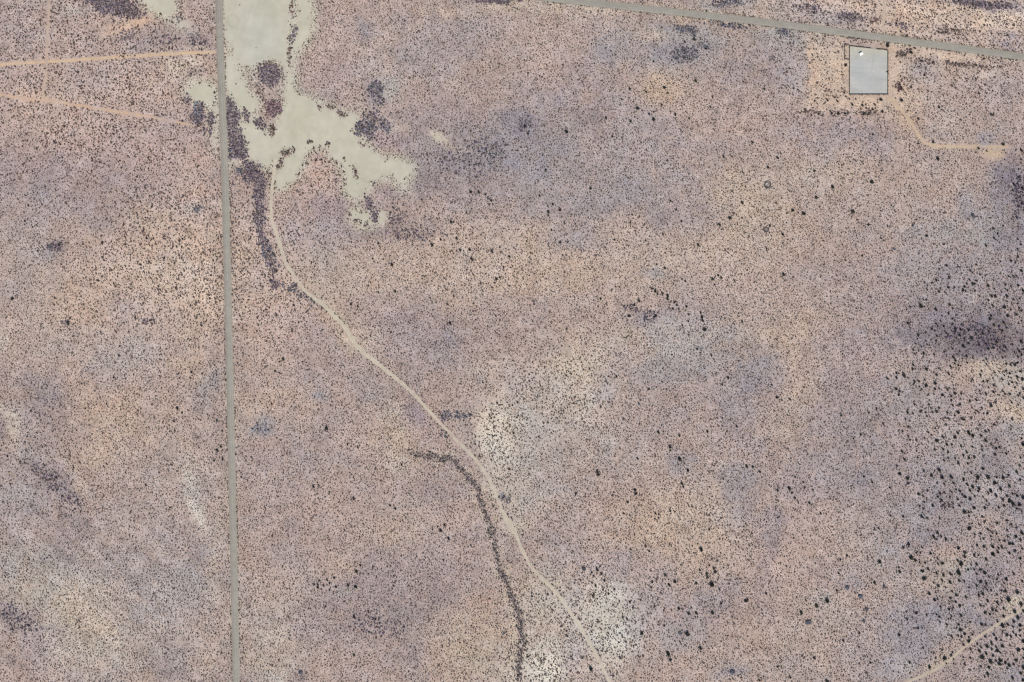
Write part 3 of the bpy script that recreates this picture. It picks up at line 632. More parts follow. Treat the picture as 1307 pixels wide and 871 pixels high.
# local cover of shrubs and their shade, so that soil plus shrubs average to the patch colours
CELL = 6.0
gx0, gy0 = -MX - 60, -MY - 60
gw, gh = int((W + 2 * MX + 120) / CELL), int((H + 2 * MY + 120) / CELL)
cov = np.zeros((gh, gw))
ccol = np.zeros((gh, gw, 3))
ci, cj = ((SX - gx0) / CELL).astype(int), ((SY - gy0) / CELL).astype(int)
area = 0.62 * SD ** 2 / CELL ** 2
NB = len(pts_x[0]) + len(pts_x[1])           # the thick brush is left out: its soil is its own
area[NB:] = 0
np.add.at(cov, (cj, ci), area)
np.add.at(ccol, (cj, ci), SCOL * area[:, None])


def blur(a, k):
    for ax in (0, 1):
        p = np.concatenate([np.repeat(np.take(a, [0], ax), k, ax), a, np.repeat(np.take(a, [-1], ax), k, ax)], ax)
        c = np.cumsum(p, ax)
        z = np.zeros_like(np.take(c, [0], ax))
        c = np.concatenate([z, c], ax)
        n = a.shape[ax]
        a = (np.take(c, range(2 * k + 1, 2 * k + 1 + n), ax) - np.take(c, range(0, n), ax)) / (2 * k + 1)
    return a


cov_b = blur(blur(cov, 2), 2)
ccol_b = blur(blur(ccol, 2), 2) / np.maximum(cov_b, 1e-4)[..., None]


def soil_at(x, y):
    T = lin(field_T(x, y))
    i, j = np.clip((x - gx0) / CELL - .5, 0, gw - 1.001), np.clip((y - gy0) / CELL - .5, 0, gh - 1.001)
    i0, j0 = i.astype(int), j.astype(int)
    f, g = (i - i0), (j - j0)

    def bil(a):
        ff, gg = (f, g) if a.ndim == 2 else (f[..., None], g[..., None])
        return (a[j0, i0] * (1 - ff) + a[j0, i0 + 1] * ff) * (1 - gg) + (a[j0 + 1, i0] * (1 - ff) + a[j0 + 1, i0 + 1] * ff) * gg
    c = np.clip(bil(cov_b), 0, 0.5) * SHADE_COVER
    dark = bil(ccol_b) * L0 * SHRUB_LIT
    outside = (x < -MX) | (x > W + MX) | (y < -MY) | (y > H + MY)
    c = np.where(outside, 0, c)[..., None]
    s = (T - c * dark) / (1 - c)
    s = np.clip(s, lin((120, 108, 106)), lin((236, 224, 214)))
    pl = lin(np.array([201, 196, 178.0]))
    bp, bc = brush_field(x, y)
    bg_ = np.clip(bp ** 2, 0, 1)[:, None] * 0.7
    s = s * (1 - bg_) + lin(bc * 0.62 + np.array([76, 72, 72.0])) * bg_
    hx, hy = np.clip((x - 160) / 4, 0, HALO.shape[1] - 1.01), np.clip((y + 90) / 4, 0, HALO.shape[0] - 1.01)
    a0, b0 = hx.astype(int), hy.astype(int)
    fa, fb = hx - a0, hy - b0
    ha = (HALO[b0, a0] * (1 - fa) + HALO[b0, a0 + 1] * fa) * (1 - fb) + (HALO[b0 + 1, a0] * (1 - fa) + HALO[b0 + 1, a0 + 1] * fa) * fb
    ha = np.clip(ha * 2.0 * (1 + 0.8 * fbm(x, y, 9, 47, 2)), 0, .9) * (1 - bg_[:, 0])
    s = s * (1 - ha[:, None]) + pl * ha[:, None]
    wd = seg_dist(x + 3 * vnoise(x, y, 9, 49), y, WASH[2:])
    bk = np.exp(-((wd - 7) / 3.2) ** 2) * np.clip(0.35 + 0.5 * vnoise(x, y, 14, 50), 0, .7) * (1 - bg_[:, 0])
    s = s * (1 - bk[:, None]) + lin(np.array([206, 194, 174.0])) * bk[:, None]
    rd = np.minimum(seg_dist(x, y, ROAD_A), seg_dist(x, y, ROAD_B))
    sh_ = np.clip(1 - (rd - 5) / 3.5, 0, 1) * 0.65 * np.clip(0.6 + vnoise(x, y, 25, 48), 0, 1)
    s = s * (1 - sh_[:, None]) + lin(np.array([204, 190, 170.0])) * sh_[:, None]
    jm = mask_playa(x, y)
    s = np.where(jm[..., None], pl, s)
    return s / L0


SHADE_COVER, SHRUB_LIT = 1.30, 0.55
_hx, _hy = np.meshgrid(np.arange(160, 620, 4.0), np.arange(-90, 320, 4.0))
HALO = blur(blur(mask_playa(_hx, _hy).astype(float), 2), 1)


def set_color(me, name, rgb):
    a = me.attributes.new(name, 'FLOAT_COLOR', 'POINT')
    buf = np.ones((len(me.vertices), 4), np.float32)
    buf[:, :3] = rgb
    a.data.foreach_set("color", buf.ravel())


def grid_mesh(name, xs, ys, z=None):
    X, Y = np.meshgrid(xs, ys)
    n, m = len(xs), len(ys)
    co = np.zeros((n * m, 3), np.float32)
    co[:, 0] = X.ravel() - W / 2
    co[:, 1] = H / 2 - Y.ravel()
    idx = np.arange(n * m).reshape(m, n)
    q = np.stack([idx[:-1, :-1], idx[1:, :-1], idx[1:, 1:], idx[:-1, 1:]], -1).reshape(-1, 4).astype(np.int32)
    me = bpy.data.meshes.new(name)
    me.vertices.add(n * m)
    me.vertices.foreach_set("co", co.ravel())
    me.loops.add(q.size)
    me.loops.foreach_set("vertex_index", q.ravel())
    me.polygons.add(len(q))
    me.polygons.foreach_set("loop_start", np.arange(0, q.size, 4, dtype=np.int32))
    me.update(calc_edges=True)
    return me, X, Y


# ------------------------------------------------------------------ setting: ground, lakebed, roads, tracks, yard
fx = np.arange(-200, W + 201, 2.4)
fy = np.arange(-180, H + 181, 2.4)
far = np.cumsum(np.geomspace(4, 4200, 26))
xs = np.concatenate([fx[0] - far[::-1], fx, fx[-1] + far])
ys = np.concatenate([fy[0] - far[::-1], fy, fy[-1] + far])
me, X, Y = grid_mesh("ground", xs, ys)
soil = soil_at(X.ravel(), Y.ravel())
set_color(me, "soil", soil)
tag(link("ground", me, M_ground), kind="structure")

# dry lakebed: small square cells inside a ragged outline
pxs = np.arange(176, 570, 1.25)
pys = np.arange(-88, 294, 1.25)
GX, GY = np.meshgrid(pxs, pys)
pm = mask_playa(GX + .62, GY + .62)
pm &= seg_dist(GX, GY, ROAD_A) > 4.4
bm = bmesh.new()
vid = {}
for j, i in zip(*np.where(pm)):
    q = []
    for di, dj in ((0, 0), (0, 1), (1, 1), (1, 0)):
        k = (i + di, j + dj)
        if k not in vid:
            jx, jy = vnoise(np.array([k[0] * 1.0]), np.array([k[1] * 1.0]), 1.3, 45)[0], vnoise(np.array([k[0] * 1.0]), np.array([k[1] * 1.0]), 1.3, 46)[0]
            vid[k] = bm.verts.new(P(pxs[0] + 1.25 * k[0] + jx * .5, pys[0] + 1.25 * k[1] + jy * .5, 0.02))
        q.append(vid[k])
    bm.faces.new(q)
o = from_bm("dry_lakebed", bm, M_playa)
n = len(o.data.vertices)
co = np.empty(n * 3, np.float32)
o.data.vertices.foreach_get("co", co)
co = co.reshape(-1, 3)
vx, vy = co[:, 0] + W / 2, H / 2 - co[:, 1]
sh = fbm(vx, vy, 40, 81, 3)
ring = np.exp(-((np.hypot(vx - 297, vy - 27) - 7.5) / 1.6) ** 2) + 0.6 * np.exp(-((np.hypot(vx - 457, vy - 236) - 9) / 2) ** 2)
lines = vnoise((vx * .95 + vy * .3) / 1, (vy * .95 - vx * .3) / 9, 3, 82)
c8 = np.array([201, 196, 178.0])[None] + sh[:, None] * np.array([9, 8, 11.0]) + (fbm(vx, vy, 9, 86, 2) * 5)[:, None] - ring[:, None] * 9 + lines[:, None] * 1.8
g = np.exp(-(((vx - 330) / 30) ** 2 + ((vy - 50) / 45) ** 2))[:, None]
c8 = c8 + g * np.array([-1, 1, 8.0])
inner = np.mean([mask_playa(vx + dx * rr, vy + dy * rr) for rr in (2.5, 6) for dx, dy in ((1, 0), (-1, 0), (0, 1), (0, -1), (.7, .7), (-.7, .7), (.7, -.7), (-.7, -.7))], 0)
inner = np.clip(inner * 1.25 - 0.12 + 0.22 * fbm(vx, vy, 5, 88, 2), 0.15, 1)[:, None]
set_color(o.data, "soil", (lin(c8) * inner + lin(field_T(vx, vy) + 14) * (1 - inner)) / L0)
tag(o, kind="structure")


def strip(name, pts, width, prof, color, z0, mat, rag=0.0, seed=0, wfun=None, blend=None):
    """a road or track: prof = [(across -1..1, height)], colour as sRGB per profile point"""
    bm = bmesh.new()
    P0 = np.array(pts)
    L = np.concatenate([[0], np.cumsum(np.hypot(*np.diff(P0, axis=0).T))])
    s_ = np.arange(0, L[-1], 2.0)
    cx, cy = np.interp(s_, L, P0[:, 0]), np.interp(s_, L, P0[:, 1])
    k = np.ones(5) / 5
    cx[2:-2], cy[2:-2] = np.convolve(cx, k, 'valid'), np.convolve(cy, k, 'valid')
    tx, ty = np.gradient(cx), np.gradient(cy)
    ln = np.hypot(tx, ty)
    nx, ny = -ty / ln, tx / ln
    rows, cols = [], []
    for q in range(len(s_)):
        row = []
        for pi, (u, h) in enumerate(prof):
            w = width * 0.5 * (wfun(cx[q], cy[q]) if wfun else 1)
            if abs(u) > 0.9 and rag:
                w *= 1 + rag * vnoise(np.array([s_[q]]), np.array([u * 40.0]), 5, seed)[0] + rag * .7 * vnoise(np.array([s_[q]]), np.array([u * 40.0]), 1.7, seed + 3)[0]
            row.append(bm.verts.new(P(cx[q] + nx[q] * u * w, cy[q] + ny[q] * u * w, z0 + h)))
            cols.append(color[pi])
        rows.append(row)
    for a, b in zip(rows[:-1], rows[1:]):
        for i in range(len(prof) - 1):
            bm.faces.new((a[i], a[i + 1], b[i + 1], b[i]))
    bmesh.ops.recalc_face_normals(bm, faces=bm.faces)
    if bm.faces[:][0].normal.z < 0:
        bmesh.ops.reverse_faces(bm, faces=bm.faces)
    o = from_bm(name, bm, mat)
    c = np.array(cols, float)
    along = np.repeat(s_, len(prof))
    c = c + 4 * fbm(along, along * 0, 60, seed + 5)[:, None] + 5 * fbm(along, np.tile([p[0] * 12 for p in prof], len(s_)), 14, seed + 6)[:, None]
    alb = lin(c) / L0
    if blend:                              # faint ruts: the dust thins out and the soil shows
        qx, qy = np.repeat(cx, len(prof)), np.repeat(cy, len(prof))
        u = np.tile([abs(p[0]) for p in prof], len(s_))
        k = np.clip(blend(qx, qy) + 0.6 * vnoise(along, u * 30, 5, seed + 9) - 0.25 * (u > .9), 0, 1)[:, None]
        alb = alb * k + soil_at(qx, qy) * (1 - k)
    set_color(o.data, "soil", alb)
    return tag(o, kind="structure")


e_, s1, m1, wl = (172, 162, 147), (158, 151, 140), (158, 153, 144), (170, 165, 155)
ROAD_PROF = [(-1, .0), (-.9, .06), (-.55, .14), (-.3, .17), (0, .2), (.3, .17), (.55, .14), (.9, .06), (1, .0)]
strip("gravel_road", RA, 9.6, ROAD_PROF, [e_, s1, wl, m1, wl, m1, (162, 156, 146), (150, 144, 135), (150, 141, 130)], 0.06, M_road, rag=.05, seed=200)
strip("gravel_road", RB, 9.4, ROAD_PROF, [(150, 141, 128), (156, 150, 139), (168, 164, 154), (157, 152, 143), (165, 161, 151), (157, 152, 143), (168, 164, 154), (154, 148, 138), (146, 137, 124)], 0.065, M_road, rag=.04, seed=210)
for k, (nm, pts, w, c, ruts) in enumerate(TRACKS):
    c = np.array(c, float)
    lo = c - 12
    if ruts:
        prof = [(-1, 0), (-.7, .02), (-.4, -.005), (0, .05), (.4, -.005), (.7, .02), (1, 0)]
        cs = [lo, c - 4, c + 6, c - 13, c + 6, c - 4, lo]
    else:
        prof = [(-1, 0), (-.5, .01), (0, .02), (.5, .01), (1, 0)]
        cs = [lo, c, c + 2, c, lo]
    strip(nm, pts, w, prof, cs, 0.028 + 0.004 * k, M_track, rag=.45 if k in (2, 3, 5, 6) else .32, seed=300 + 10 * k,
          wfun=(lambda qx, qy: float(np.interp(qy, [200, 300, 380, 430, 480, 520, 545, 640, 656, 672, 684, 700, 870], [1.1, 1.05, 1.15, 1.5, 1.3, 1.1, .9, .85, 1.6, 2.1, 1.1, .95, .95]))) if k == 0 else None,
          blend=(lambda qx, qy: np.interp(qy, [200, 530, 560, 640, 660, 900], [.92, .88, .6, .55, .92, .9])) if k == 0 else (lambda qx, qy: np.full(qx.shape, (0, .92, .62, .55, .92, .75, .75)[k])))
strip("dirt_patch", smooth([(1258, 191), (1266, 195), (1274, 197), (1280, 191)]), 11, [(-1, 0), (-.4, .01), (.4, .01), (1, 0)], [(186, 167, 149), (198, 175, 152), (198, 175, 152), (186, 167, 149)], 0.058, M_track, rag=.5, seed=400)

# gravel yard
me, X, Y = grid_mesh("gravel_yard", np.linspace(1084.8, 1132.8, 49), np.linspace(0, 1, 57))
co = np.empty(len(me.vertices) * 3, np.float32)
me.vertices.foreach_get("co", co)
co = co.reshape(-1, 3)
yt = 59.6 + (X.ravel() - 1084.8) / 48 * 5.0
yy = yt + (120.4 - yt) * Y.ravel()
co[:, 1] = H / 2 - yy
co[:, 2] = 0.07
me.vertices.foreach_set("co", co.ravel())
xx = X.ravel()
c8 = np.array([190, 190, 187.0])[None] + fbm(xx, yy, 16, 83)[:, None] * np.array([7, 5, 4.0]) + fbm(xx, yy, 5, 87)[:, None] * 4 + 5 * vnoise(xx / 14, yy, 2.2, 89)[:, None] - 9 * np.exp(-((xx - 1117 - (yy - 62) * -.18) / 1.3) ** 2)[:, None] * (yy < 92)[:, None]
top = np.clip((76 - yy + 3 * vnoise(xx, yy, 6, 84)) / 8, 0, 1)[:, None]
c8 = c8 * (1 - top) + np.array([196, 193, 180.0]) * top
edge = np.clip(1 - np.minimum.reduce([xx - 1084.8, 1132.8 - xx, 120.4 - yy]) / 2.2, 0, 1)[:, None]
c8 = c8 * (1 - edge * .7) + np.array([200, 197, 184.0]) * edge * .7
set_color(me, "soil", lin(c8) / L0)
tag(link("gravel_yard", me, M_yard), kind="structure")

# ------------------------------------------------------------------ plants
def leaf(bm, c, n, size, r):
    n = Vector(n).normalized()
    a = n.orthogonal().normalized()
    a = (a * math.cos(r.uniform(0, 6.28)) + n.cross(a) * math.sin(r.uniform(0, 6.28))).normalized()
    b = n.cross(a)
    c = Vector(c)
    l, w = size, size * r.uniform(.45, .8)
    bm.faces.new([bm.verts.new(c + a * l), bm.verts.new(c + b * w + n * size * .15), bm.verts.new(c - a * l), bm.verts.new(c - b * w - n * size * .1)])


def crown_mesh(name, seed, leaves, lobes, flat=0.72, ring=0.0):
    """unit-diameter crown: leaf sprays spread through several uneven lobes"""
    r = random.Random(seed)
    bm = bmesh.new()
    cs = []
    for k in range(lobes):
        t = 2 * math.pi * (k + r.uniform(-.3, .3)) / lobes
        if ring:
            d = ring
            cs.append((d * math.cos(t), d * math.sin(t), r.uniform(.10, .16), r.uniform(.10, .17)))
        else:
            d = r.uniform(.08, .25) if k else 0.03
            cs.append((d * math.cos(t), d * math.sin(t), flat * r.uniform(.35, .6), r.uniform(.19, .30)))
    for k in range(leaves):
        cx, cy, cz, rad = cs[k % lobes]
        v = Vector((r.gauss(0, 1), r.gauss(0, 1), r.gauss(0.15, 1))).normalized()
        d = rad * r.uniform(.55, 1.08)
        p = Vector((cx + v.x * d, cy + v.y * d, max(0.02, cz + v.z * d * flat * 1.25)))
        nrm = v + Vector((r.gauss(0, .5), r.gauss(0, .5), r.gauss(.2, .5)))
        leaf(bm, p, nrm, (0.115 if leaves > 60 else 0.17) * r.uniform(.7, 1.3) * (.6 if ring else 1), r)
    me = bpy.data.meshes.new(name)
    bm.to_mesh(me)
    bm.free()
    return me


def trunk_mesh(name, seed):
    r = random.Random(seed)
    bm = bmesh.new()
    for k in range(5):
        t = 2 * math.pi * (k + r.uniform(-.3, .3)) / 5
        a = (0.03 * math.cos(t), 0.03 * math.sin(t), -0.02)
        b = (0.10 * math.cos(t), 0.10 * math.sin(t), .18)
        c = (0.22 * math.cos(t + .3), 0.22 * math.sin(t + .3), r.uniform(.36, .48))
        add_tube(bm, a, b, .035, .024, 5)
        add_tube(bm, b, c, .024, .010, 5)
    me = bpy.data.meshes.new(name)
    bm.to_mesh(me)
    bm.free()
    return me


def instanced(name, srcs, x, y, d, tint, kind="stuff", hgt=0.8):
    """points with size, turn and colour; geometry nodes put one of the plants on each"""
    n = len(x)
    me = bpy.data.meshes.new(name)
    me.vertices.add(n)
    co = np.zeros((n, 3), np.float32)
    co[:, 0], co[:, 1] = x - W / 2, H / 2 - y
    me.vertices.foreach_set("co", co.ravel())
    r = np.random.default_rng(n)
    a = me.attributes.new("size", 'FLOAT_VECTOR', 'POINT')
    s3 = np.stack([d * r.uniform(.85, 1.15, n), d * r.uniform(.85, 1.15, n), d * hgt * r.uniform(.75, 1.25, n)], 1).astype(np.float32)
    a.data.foreach_set("vector", s3.ravel())
    a = me.attributes.new("turn", 'FLOAT_VECTOR', 'POINT')
    t3 = np.zeros((n, 3), np.float32)
    t3[:, 2] = r.uniform(0, 6.283, n)
    a.data.foreach_set("vector", t3.ravel())
    a = me.attributes.new("pick", 'INT', 'POINT')
    a.data.foreach_set("value", r.integers(0, len(srcs), n).astype(np.int32))
    set_color(me, "tint", tint)
    o = link(name, me)
    nt = bpy.data.node_groups.new(name + "_nodes", 'GeometryNodeTree')
    nt.interface.new_socket("Geometry", in_out='INPUT', socket_type='NodeSocketGeometry')
    nt.interface.new_socket("Geometry", in_out='OUTPUT', socket_type='NodeSocketGeometry')
    gi, go = nt.nodes.new("NodeGroupInput"), nt.nodes.new("NodeGroupOutput")
    jn = nt.nodes.new("GeometryNodeJoinGeometry")
    for s in srcs:
        oi = nt.nodes.new("GeometryNodeObjectInfo")
        oi.inputs["Object"].default_value = s
        oi.inputs["As Instance"].default_value = True
        nt.links.new(oi.outputs["Geometry"], jn.inputs[0])
    ip = nt.nodes.new("GeometryNodeInstanceOnPoints")
    ip.inputs["Pick Instance"].default_value = True

    def named(attr, typ):
        q = nt.nodes.new("GeometryNodeInputNamedAttribute")
        q.data_type = typ
        q.inputs["Name"].default_value = attr
        return q.outputs["Attribute"]
    nt.links.new(gi.outputs[0], ip.inputs["Points"])
    nt.links.new(jn.outputs[0], ip.inputs["Instance"])
    nt.links.new(named("pick", 'INT'), ip.inputs["Instance Index"])
    nt.links.new(named("turn", 'FLOAT_VECTOR'), ip.inputs["Rotation"])
    nt.links.new(named("size", 'FLOAT_VECTOR'), ip.inputs["Scale"])
    nt.links.new(ip.outputs[0], go.inputs[0])
    md = o.modifiers.new("plants", 'NODES')
    md.node_group = nt
    tag(o, kind=kind)
    return o


def source(name, me, mat):
    me.materials.append(mat)
    return bpy.data.objects.new(name, me)


small_src = [source("shrub_form", crown_mesh("shrub_form", 500 + k, 46, 4, .7), M_shrub) for k in range(6)]
SO = instanced("desert_shrubs", small_src, SX, SY, SD * 1.08, SCOL, hgt=1.0)

# ---- bushes seen one by one, read off the photograph: (origin x, origin y, scale, [(x, y, size)...])
K8, K4 = 1306 / 165.0, 1306 / 330.0
SPOTS = [
 (1142, 210, K8, "578,115,3 1088,132,3 1180,160,2.5 1198,192,4.5 1265,152,4 1160,228,2.5 1190,255,4 1290,235,4 1278,398,3.5 1300,460,3 655,288,3 835,522,2.5 740,548,2.5 322,715,4.5 493,805,3.5 995,645,4 1095,618,3.5 1038,695,3.5 1000,738,4.5 922,818,4 1242,752,3.5 1275,805,4 1240,852,3.5 180,610,3 1248,45,3"),
 (1142, 320, K8, "545,270,4 415,292,4 440,300,3 300,322,3 368,325,3 385,325,3 541,366,5 602,370,3.5 446,410,5 325,392,3.5 502,415,3 515,428,3 462,378,3 285,490,3 319,492,3.5 262,556,6 198,560,3 152,566,3.5 302,566,2.5 342,582,2.5 415,592,5 553,540,4.5 586,580,3 543,628,4 618,645,3.5 676,600,3 475,655,3 583,682,3.5 750,290,4 725,326,4 783,330,5 808,335,3.5 823,300,4 703,360,4.5 686,390,5 715,405,3.5 806,404,3.5 825,143,3.5 776,155,3 762,198,3.5 782,220,3 860,240,3.5 884,268,2.5 527,235,3 519,148,3.5 484,285,2.5 654,168,2.5 379,122,2.5 392,178,2 454,183,2.5 1068,103,3.5 1171,100,4 1216,117,4 1241,60,4 1275,198,4.5 1147,255,4 1180,215,3 1205,262,4 1222,245,3.5 995,298,3.5 940,346,5.5 952,380,2.5 1007,385,3 1117,341,3.5 1170,353,3.5 1244,349,4.5 1293,400,4.5 1076,415,3.5 1135,400,3.5 1205,412,3 977,457,4.5 1015,457,5 942,496,4.5 1131,453,5 988,550,4.5 1106,564,6 1196,490,3.5 1260,482,3 1130,512,3 1180,540,3 1235,533,3.5 1252,573,4 1278,605,3.5 1171,593,3.5 1227,642,4 1137,653,5 963,577,3 970,650,5 958,685,5 892,532,3 1001,745,5 1097,722,4.5 1112,745,3 1053,757,3.5 1084,803,4.5 1278,705,4 1232,823,3.5 943,808,3.5 130,730,4.5 234,850,4.5 372,787,4 404,806,3.5 493,762,4 416,735,3.5 433,760,3 608,785,5 603,818,3.5 661,793,4 703,811,4 742,800,4 816,829,4 882,835,4 840,820,3 657,852,5 521,830,3.5 423,858,4 582,738,3.5 462,708,3 311,822,3 855,462,3"),
 (1142, 430, K8, "418,35,4 265,95,4 205,68,3 185,128,4 240,142,3 290,160,4.5 395,177,3.5 198,170,3 228,18,3 312,42,3 325,75,3 580,115,4 500,150,3.5 654,145,3.5 688,85,5 747,62,4 700,15,4 770,8,5 850,77,4 914,65,3.5 943,115,5 995,103,5 1024,48,4.5 1117,102,4.5 1107,145,3.5 1187,72,4 1275,45,5 1297,122,4 1255,145,4 1240,120,3.5 1281,180,4 1242,198,4 1087,205,3.5 723,190,4.5 630,178,3 787,213,3.5 590,203,4.5 608,232,4 604,268,3.5 560,295,4.5 640,285,3.5 666,290,3 730,260,3.5 924,275,3.5 925,222,4 185,280,4 178,322,4.5 318,323,6 335,298,3 441,314,4 90,382,6.5 15,362,4.5 15,412,4.5 12,520,5 48,545,4 37,582,4 200,445,4.5 237,440,4 190,470,3.5 300,430,4 315,487,5 405,466,5 403,525,4.5 445,518,3.5 527,527,4.5 271,525,4 248,500,3.5 393,575,4 480,582,5 340,585,3.5 602,570,4.5 668,567,4.5 570,598,3.5 596,525,3.5 570,634,3.5 757,643,5 820,635,4.5 658,682,4.5 580,685,3.5 343,682,4.5 196,677,4 258,748,5 309,760,4 181,770,4 126,760,4 105,826,4 150,845,3.5 322,798,3.5 445,716,4 420,750,5 378,755,3.5 635,755,6 529,765,3.5 605,793,3.5 545,828,4 512,813,3.5 676,825,4.5 700,830,4 780,713,4 879,714,4 833,748,3.5 768,820,4 970,690,5.5 933,768,4.5 1046,735,3.5 1183,830,4 1030,860,4 862,380,4.5 783,427,3.5 895,445,4 932,447,4 855,540,4 860,572,3.5 920,570,4 998,485,4.5 995,553,4.5 947,508,3.5 545,377,4 575,398,3.5 420,380,4 1010,360,3 1085,425,4 1103,385,3.5 1160,365,4 1230,395,5 1287,420,5.5 1185,455,4.5 1230,465,4 1150,475,4 1212,508,4.5 1090,545,4 1110,575,4 1157,575,4 1245,590,4.5 1260,570,3.5 1297,520,4 1300,618,4.5 1180,660,4 1245,683,3 1210,280,5 1165,275,4 1238,260,4 1125,270,4 1265,345,4 875,345,3.5 725,400,3"),
 (1142, 540, K8, "606,135,6.5 634,95,4.5 741,88,7 783,125,5 868,122,4.5 418,172,6 486,138,4.5 337,90,4 407,52,4 524,210,5.5 573,213,4 667,230,4.5 487,262,4 405,262,3.5 539,290,4 782,237,4.5 725,290,5 690,320,5 745,350,4.5 800,335,5 880,268,4 877,230,4 915,170,6 912,80,4 945,72,4 972,210,4 1027,167,4 1054,240,4 1022,250,4.5 1010,310,5 640,397,5 735,404,4.5 609,353,4 540,350,4.5 495,375,4.5 445,465,7 475,540,6 570,540,6.5 368,520,5.5 290,480,4.5 48,505,6 128,550,6 133,605,4.5 230,528,3.5 690,565,5 835,545,6.5 885,455,5 940,540,7 1005,595,7 968,680,6 943,700,4 1068,660,5.5 1155,630,5.5 1227,485,5 1290,210,6 1280,150,4 1267,345,4.5 1260,425,4.5 770,500,4.5 590,600,4.5 500,615,4 425,603,4 730,615,5 785,640,5.5 755,675,5 848,655,5.5 840,685,4 658,683,4.5 617,668,4 330,678,4.5 240,713,5 286,735,4 457,706,4.5 435,740,4.5 500,698,3.5 470,775,5 573,692,4 555,740,3.5 760,765,5 705,740,5 677,720,3.5 633,765,4 650,828,4.5 805,735,4 890,742,4 925,780,4 1022,730,5.5 1088,773,4.5 1130,728,5.5 1155,780,6.5 1190,805,6 1185,710,4.5 1235,730,5.5 1258,815,6 1297,745,6 1106,835,4.5 1047,850,4.5 906,855,4.5 800,850,5.5 590,850,4 380,825,5.5 297,795,4 285,858,4 250,840,3.5 1025,545,4 1090,550,5 820,590,4 1145,525,4 1265,565,4 1225,860,4 1125,305,4 230,343,3.5 217,280,3.5 70,280,5 135,128,4 150,170,3.5 217,172,4 300,150,3.5 75,80,4 135,35,4 95,365,4.5 18,430,4 520,15,4 1000,10,4 860,15,4"),
 (1142, 650, K8, "700,20,6 745,25,4 770,22,3.5 748,68,4 882,70,4.5 82,68,4.5 268,70,4.5 285,82,3.5 330,88,4.5 455,86,4.5 638,132,3 750,185,6.5 780,140,3.5 850,148,4 906,123,4 940,200,5 1030,132,5 806,248,4 865,240,4.5 893,295,4 985,238,4 968,270,3.5 1052,308,4.5 1025,242,4 1138,268,4.5 1132,205,4 1130,110,4 1170,150,3.5 1230,182,4 1280,230,6.5 1222,270,5 1265,305,4.5 1105,315,4 1160,340,5.5 1190,345,5 830,358,4.5 899,371,5 985,370,5.5 1045,390,4.5 1080,380,5 1040,430,5 987,445,7 1157,438,4.5 1215,415,4.5 1265,490,5 1285,395,4.5 641,386,5.5 705,430,6 703,472,5 800,460,5 845,460,3.5 137,345,5.5 85,382,4.5 140,378,3 218,432,4.5 258,438,3.5 160,475,7.5 205,510,5 247,532,3 305,535,4.5 358,442,5 430,495,4 482,540,5 435,550,4 634,514,4.5 665,540,7 638,635,7 640,610,5 825,552,5 768,558,3.5 800,605,4 740,605,4.5 825,650,4 862,607,4 905,637,6 920,500,5 1043,658,4 1030,703,4 1125,700,5.5 1103,742,4 1200,650,4.5 1285,725,4.5 1235,830,6 1270,550,3.5 48,625,5 38,585,3.5 295,690,7 270,620,5 290,622,4 333,597,5 420,637,4.5 488,660,5 475,713,4.5 437,766,5.5 553,727,6 563,652,4.5 648,716,5 700,720,4 390,738,4 346,845,6 413,838,3.5 510,785,4 578,825,3.5 620,862,5 825,765,5 866,725,5 922,745,4.5 910,787,4 935,812,3.5 972,815,4 1075,818,4 1120,818,5 1100,830,4 1030,855,4 890,852,5 850,860,4 430,232,5.5 393,272,5.5 466,270,4 420,300,4 512,292,5 573,297,3.5 330,205,3.5 270,378,4 950,680,3.5"),
 (1142, 760, K8, "397,38,5.5 428,35,3.5 562,22,4.5 720,15,4.5 612,58,5 655,100,5 545,133,4.5 590,115,3.5 460,112,4 667,197,5 570,205,4.5 448,212,4.5 455,265,4 522,290,4.5 420,187,4 540,235,3.5 643,290,4.5 757,268,4 658,343,5.5 705,383,5 570,408,4 640,405,4 672,413,4.5 747,420,4 744,460,5 693,495,4.5 782,390,3.5 877,288,5 915,292,4 908,168,5 985,137,5.5 1022,150,4 958,187,4 1097,203,5.5 1098,125,5 1035,255,4.5 1205,155,7 1270,80,6 1145,35,7.5 1080,50,4 1030,65,4.5 1045,88,3.5 937,50,5 860,95,4.5 898,105,3.5 847,5,4 1240,220,6 1297,150,5 1087,300,7 1085,360,4 1138,290,4.5 1198,258,5 1263,295,5.5 1260,348,4.5 1192,315,3.5 1195,365,4 1132,390,5 1220,395,4 1265,405,4 1172,410,4.5 998,390,4.5 1022,435,5.5 1072,448,4 908,410,4 973,473,5.5 833,487,4 870,520,4 930,510,5.5 975,535,4.5 1083,505,6 1020,515,4 1035,550,5.5 1063,572,4 853,555,5 880,610,8 922,580,5.5 993,602,4.5 1160,500,3.5 1245,540,6 1297,538,4.5 1293,455,6 1060,650,6 1055,685,6.5 963,660,7 1020,655,4 1114,670,5 1152,697,6 1137,730,4 1200,690,4 1222,645,6 1297,628,5 1297,722,6 948,722,5 937,787,5.5 905,817,3.5 870,715,4 1185,825,5.5 1270,778,5 1293,850,5 707,695,4.5 760,628,4 767,540,4 593,640,3.5 595,688,3.5 690,620,4 750,750,3 502,625,6 412,630,4 565,600,4.5 583,573,3.5 348,715,5 147,670,5 472,545,4 282,528,3.5 488,765,3 520,685,3 232,325,4 275,325,3.5 122,235,4 42,390,4.5 320,195,4 218,172,4.5 1192,595,3.5"),
 (652, 0, K4, "925,195,5 985,245,4 640,545,6 480,595,5 280,663,6 70,635,5 85,675,4 605,612,4 720,600,5.5 720,566,3.5 697,575,4 600,447,4 683,465,4 933,407,5 775,440,5 830,577,5 900,597,4 838,615,3 1007,540,4 512,688,4 307,402,3 720,310,4 878,210,4 1018,488,4 1220,718,4 1086,743,3 1075,792,4 175,858,4 762,528,4 658,720,3"),
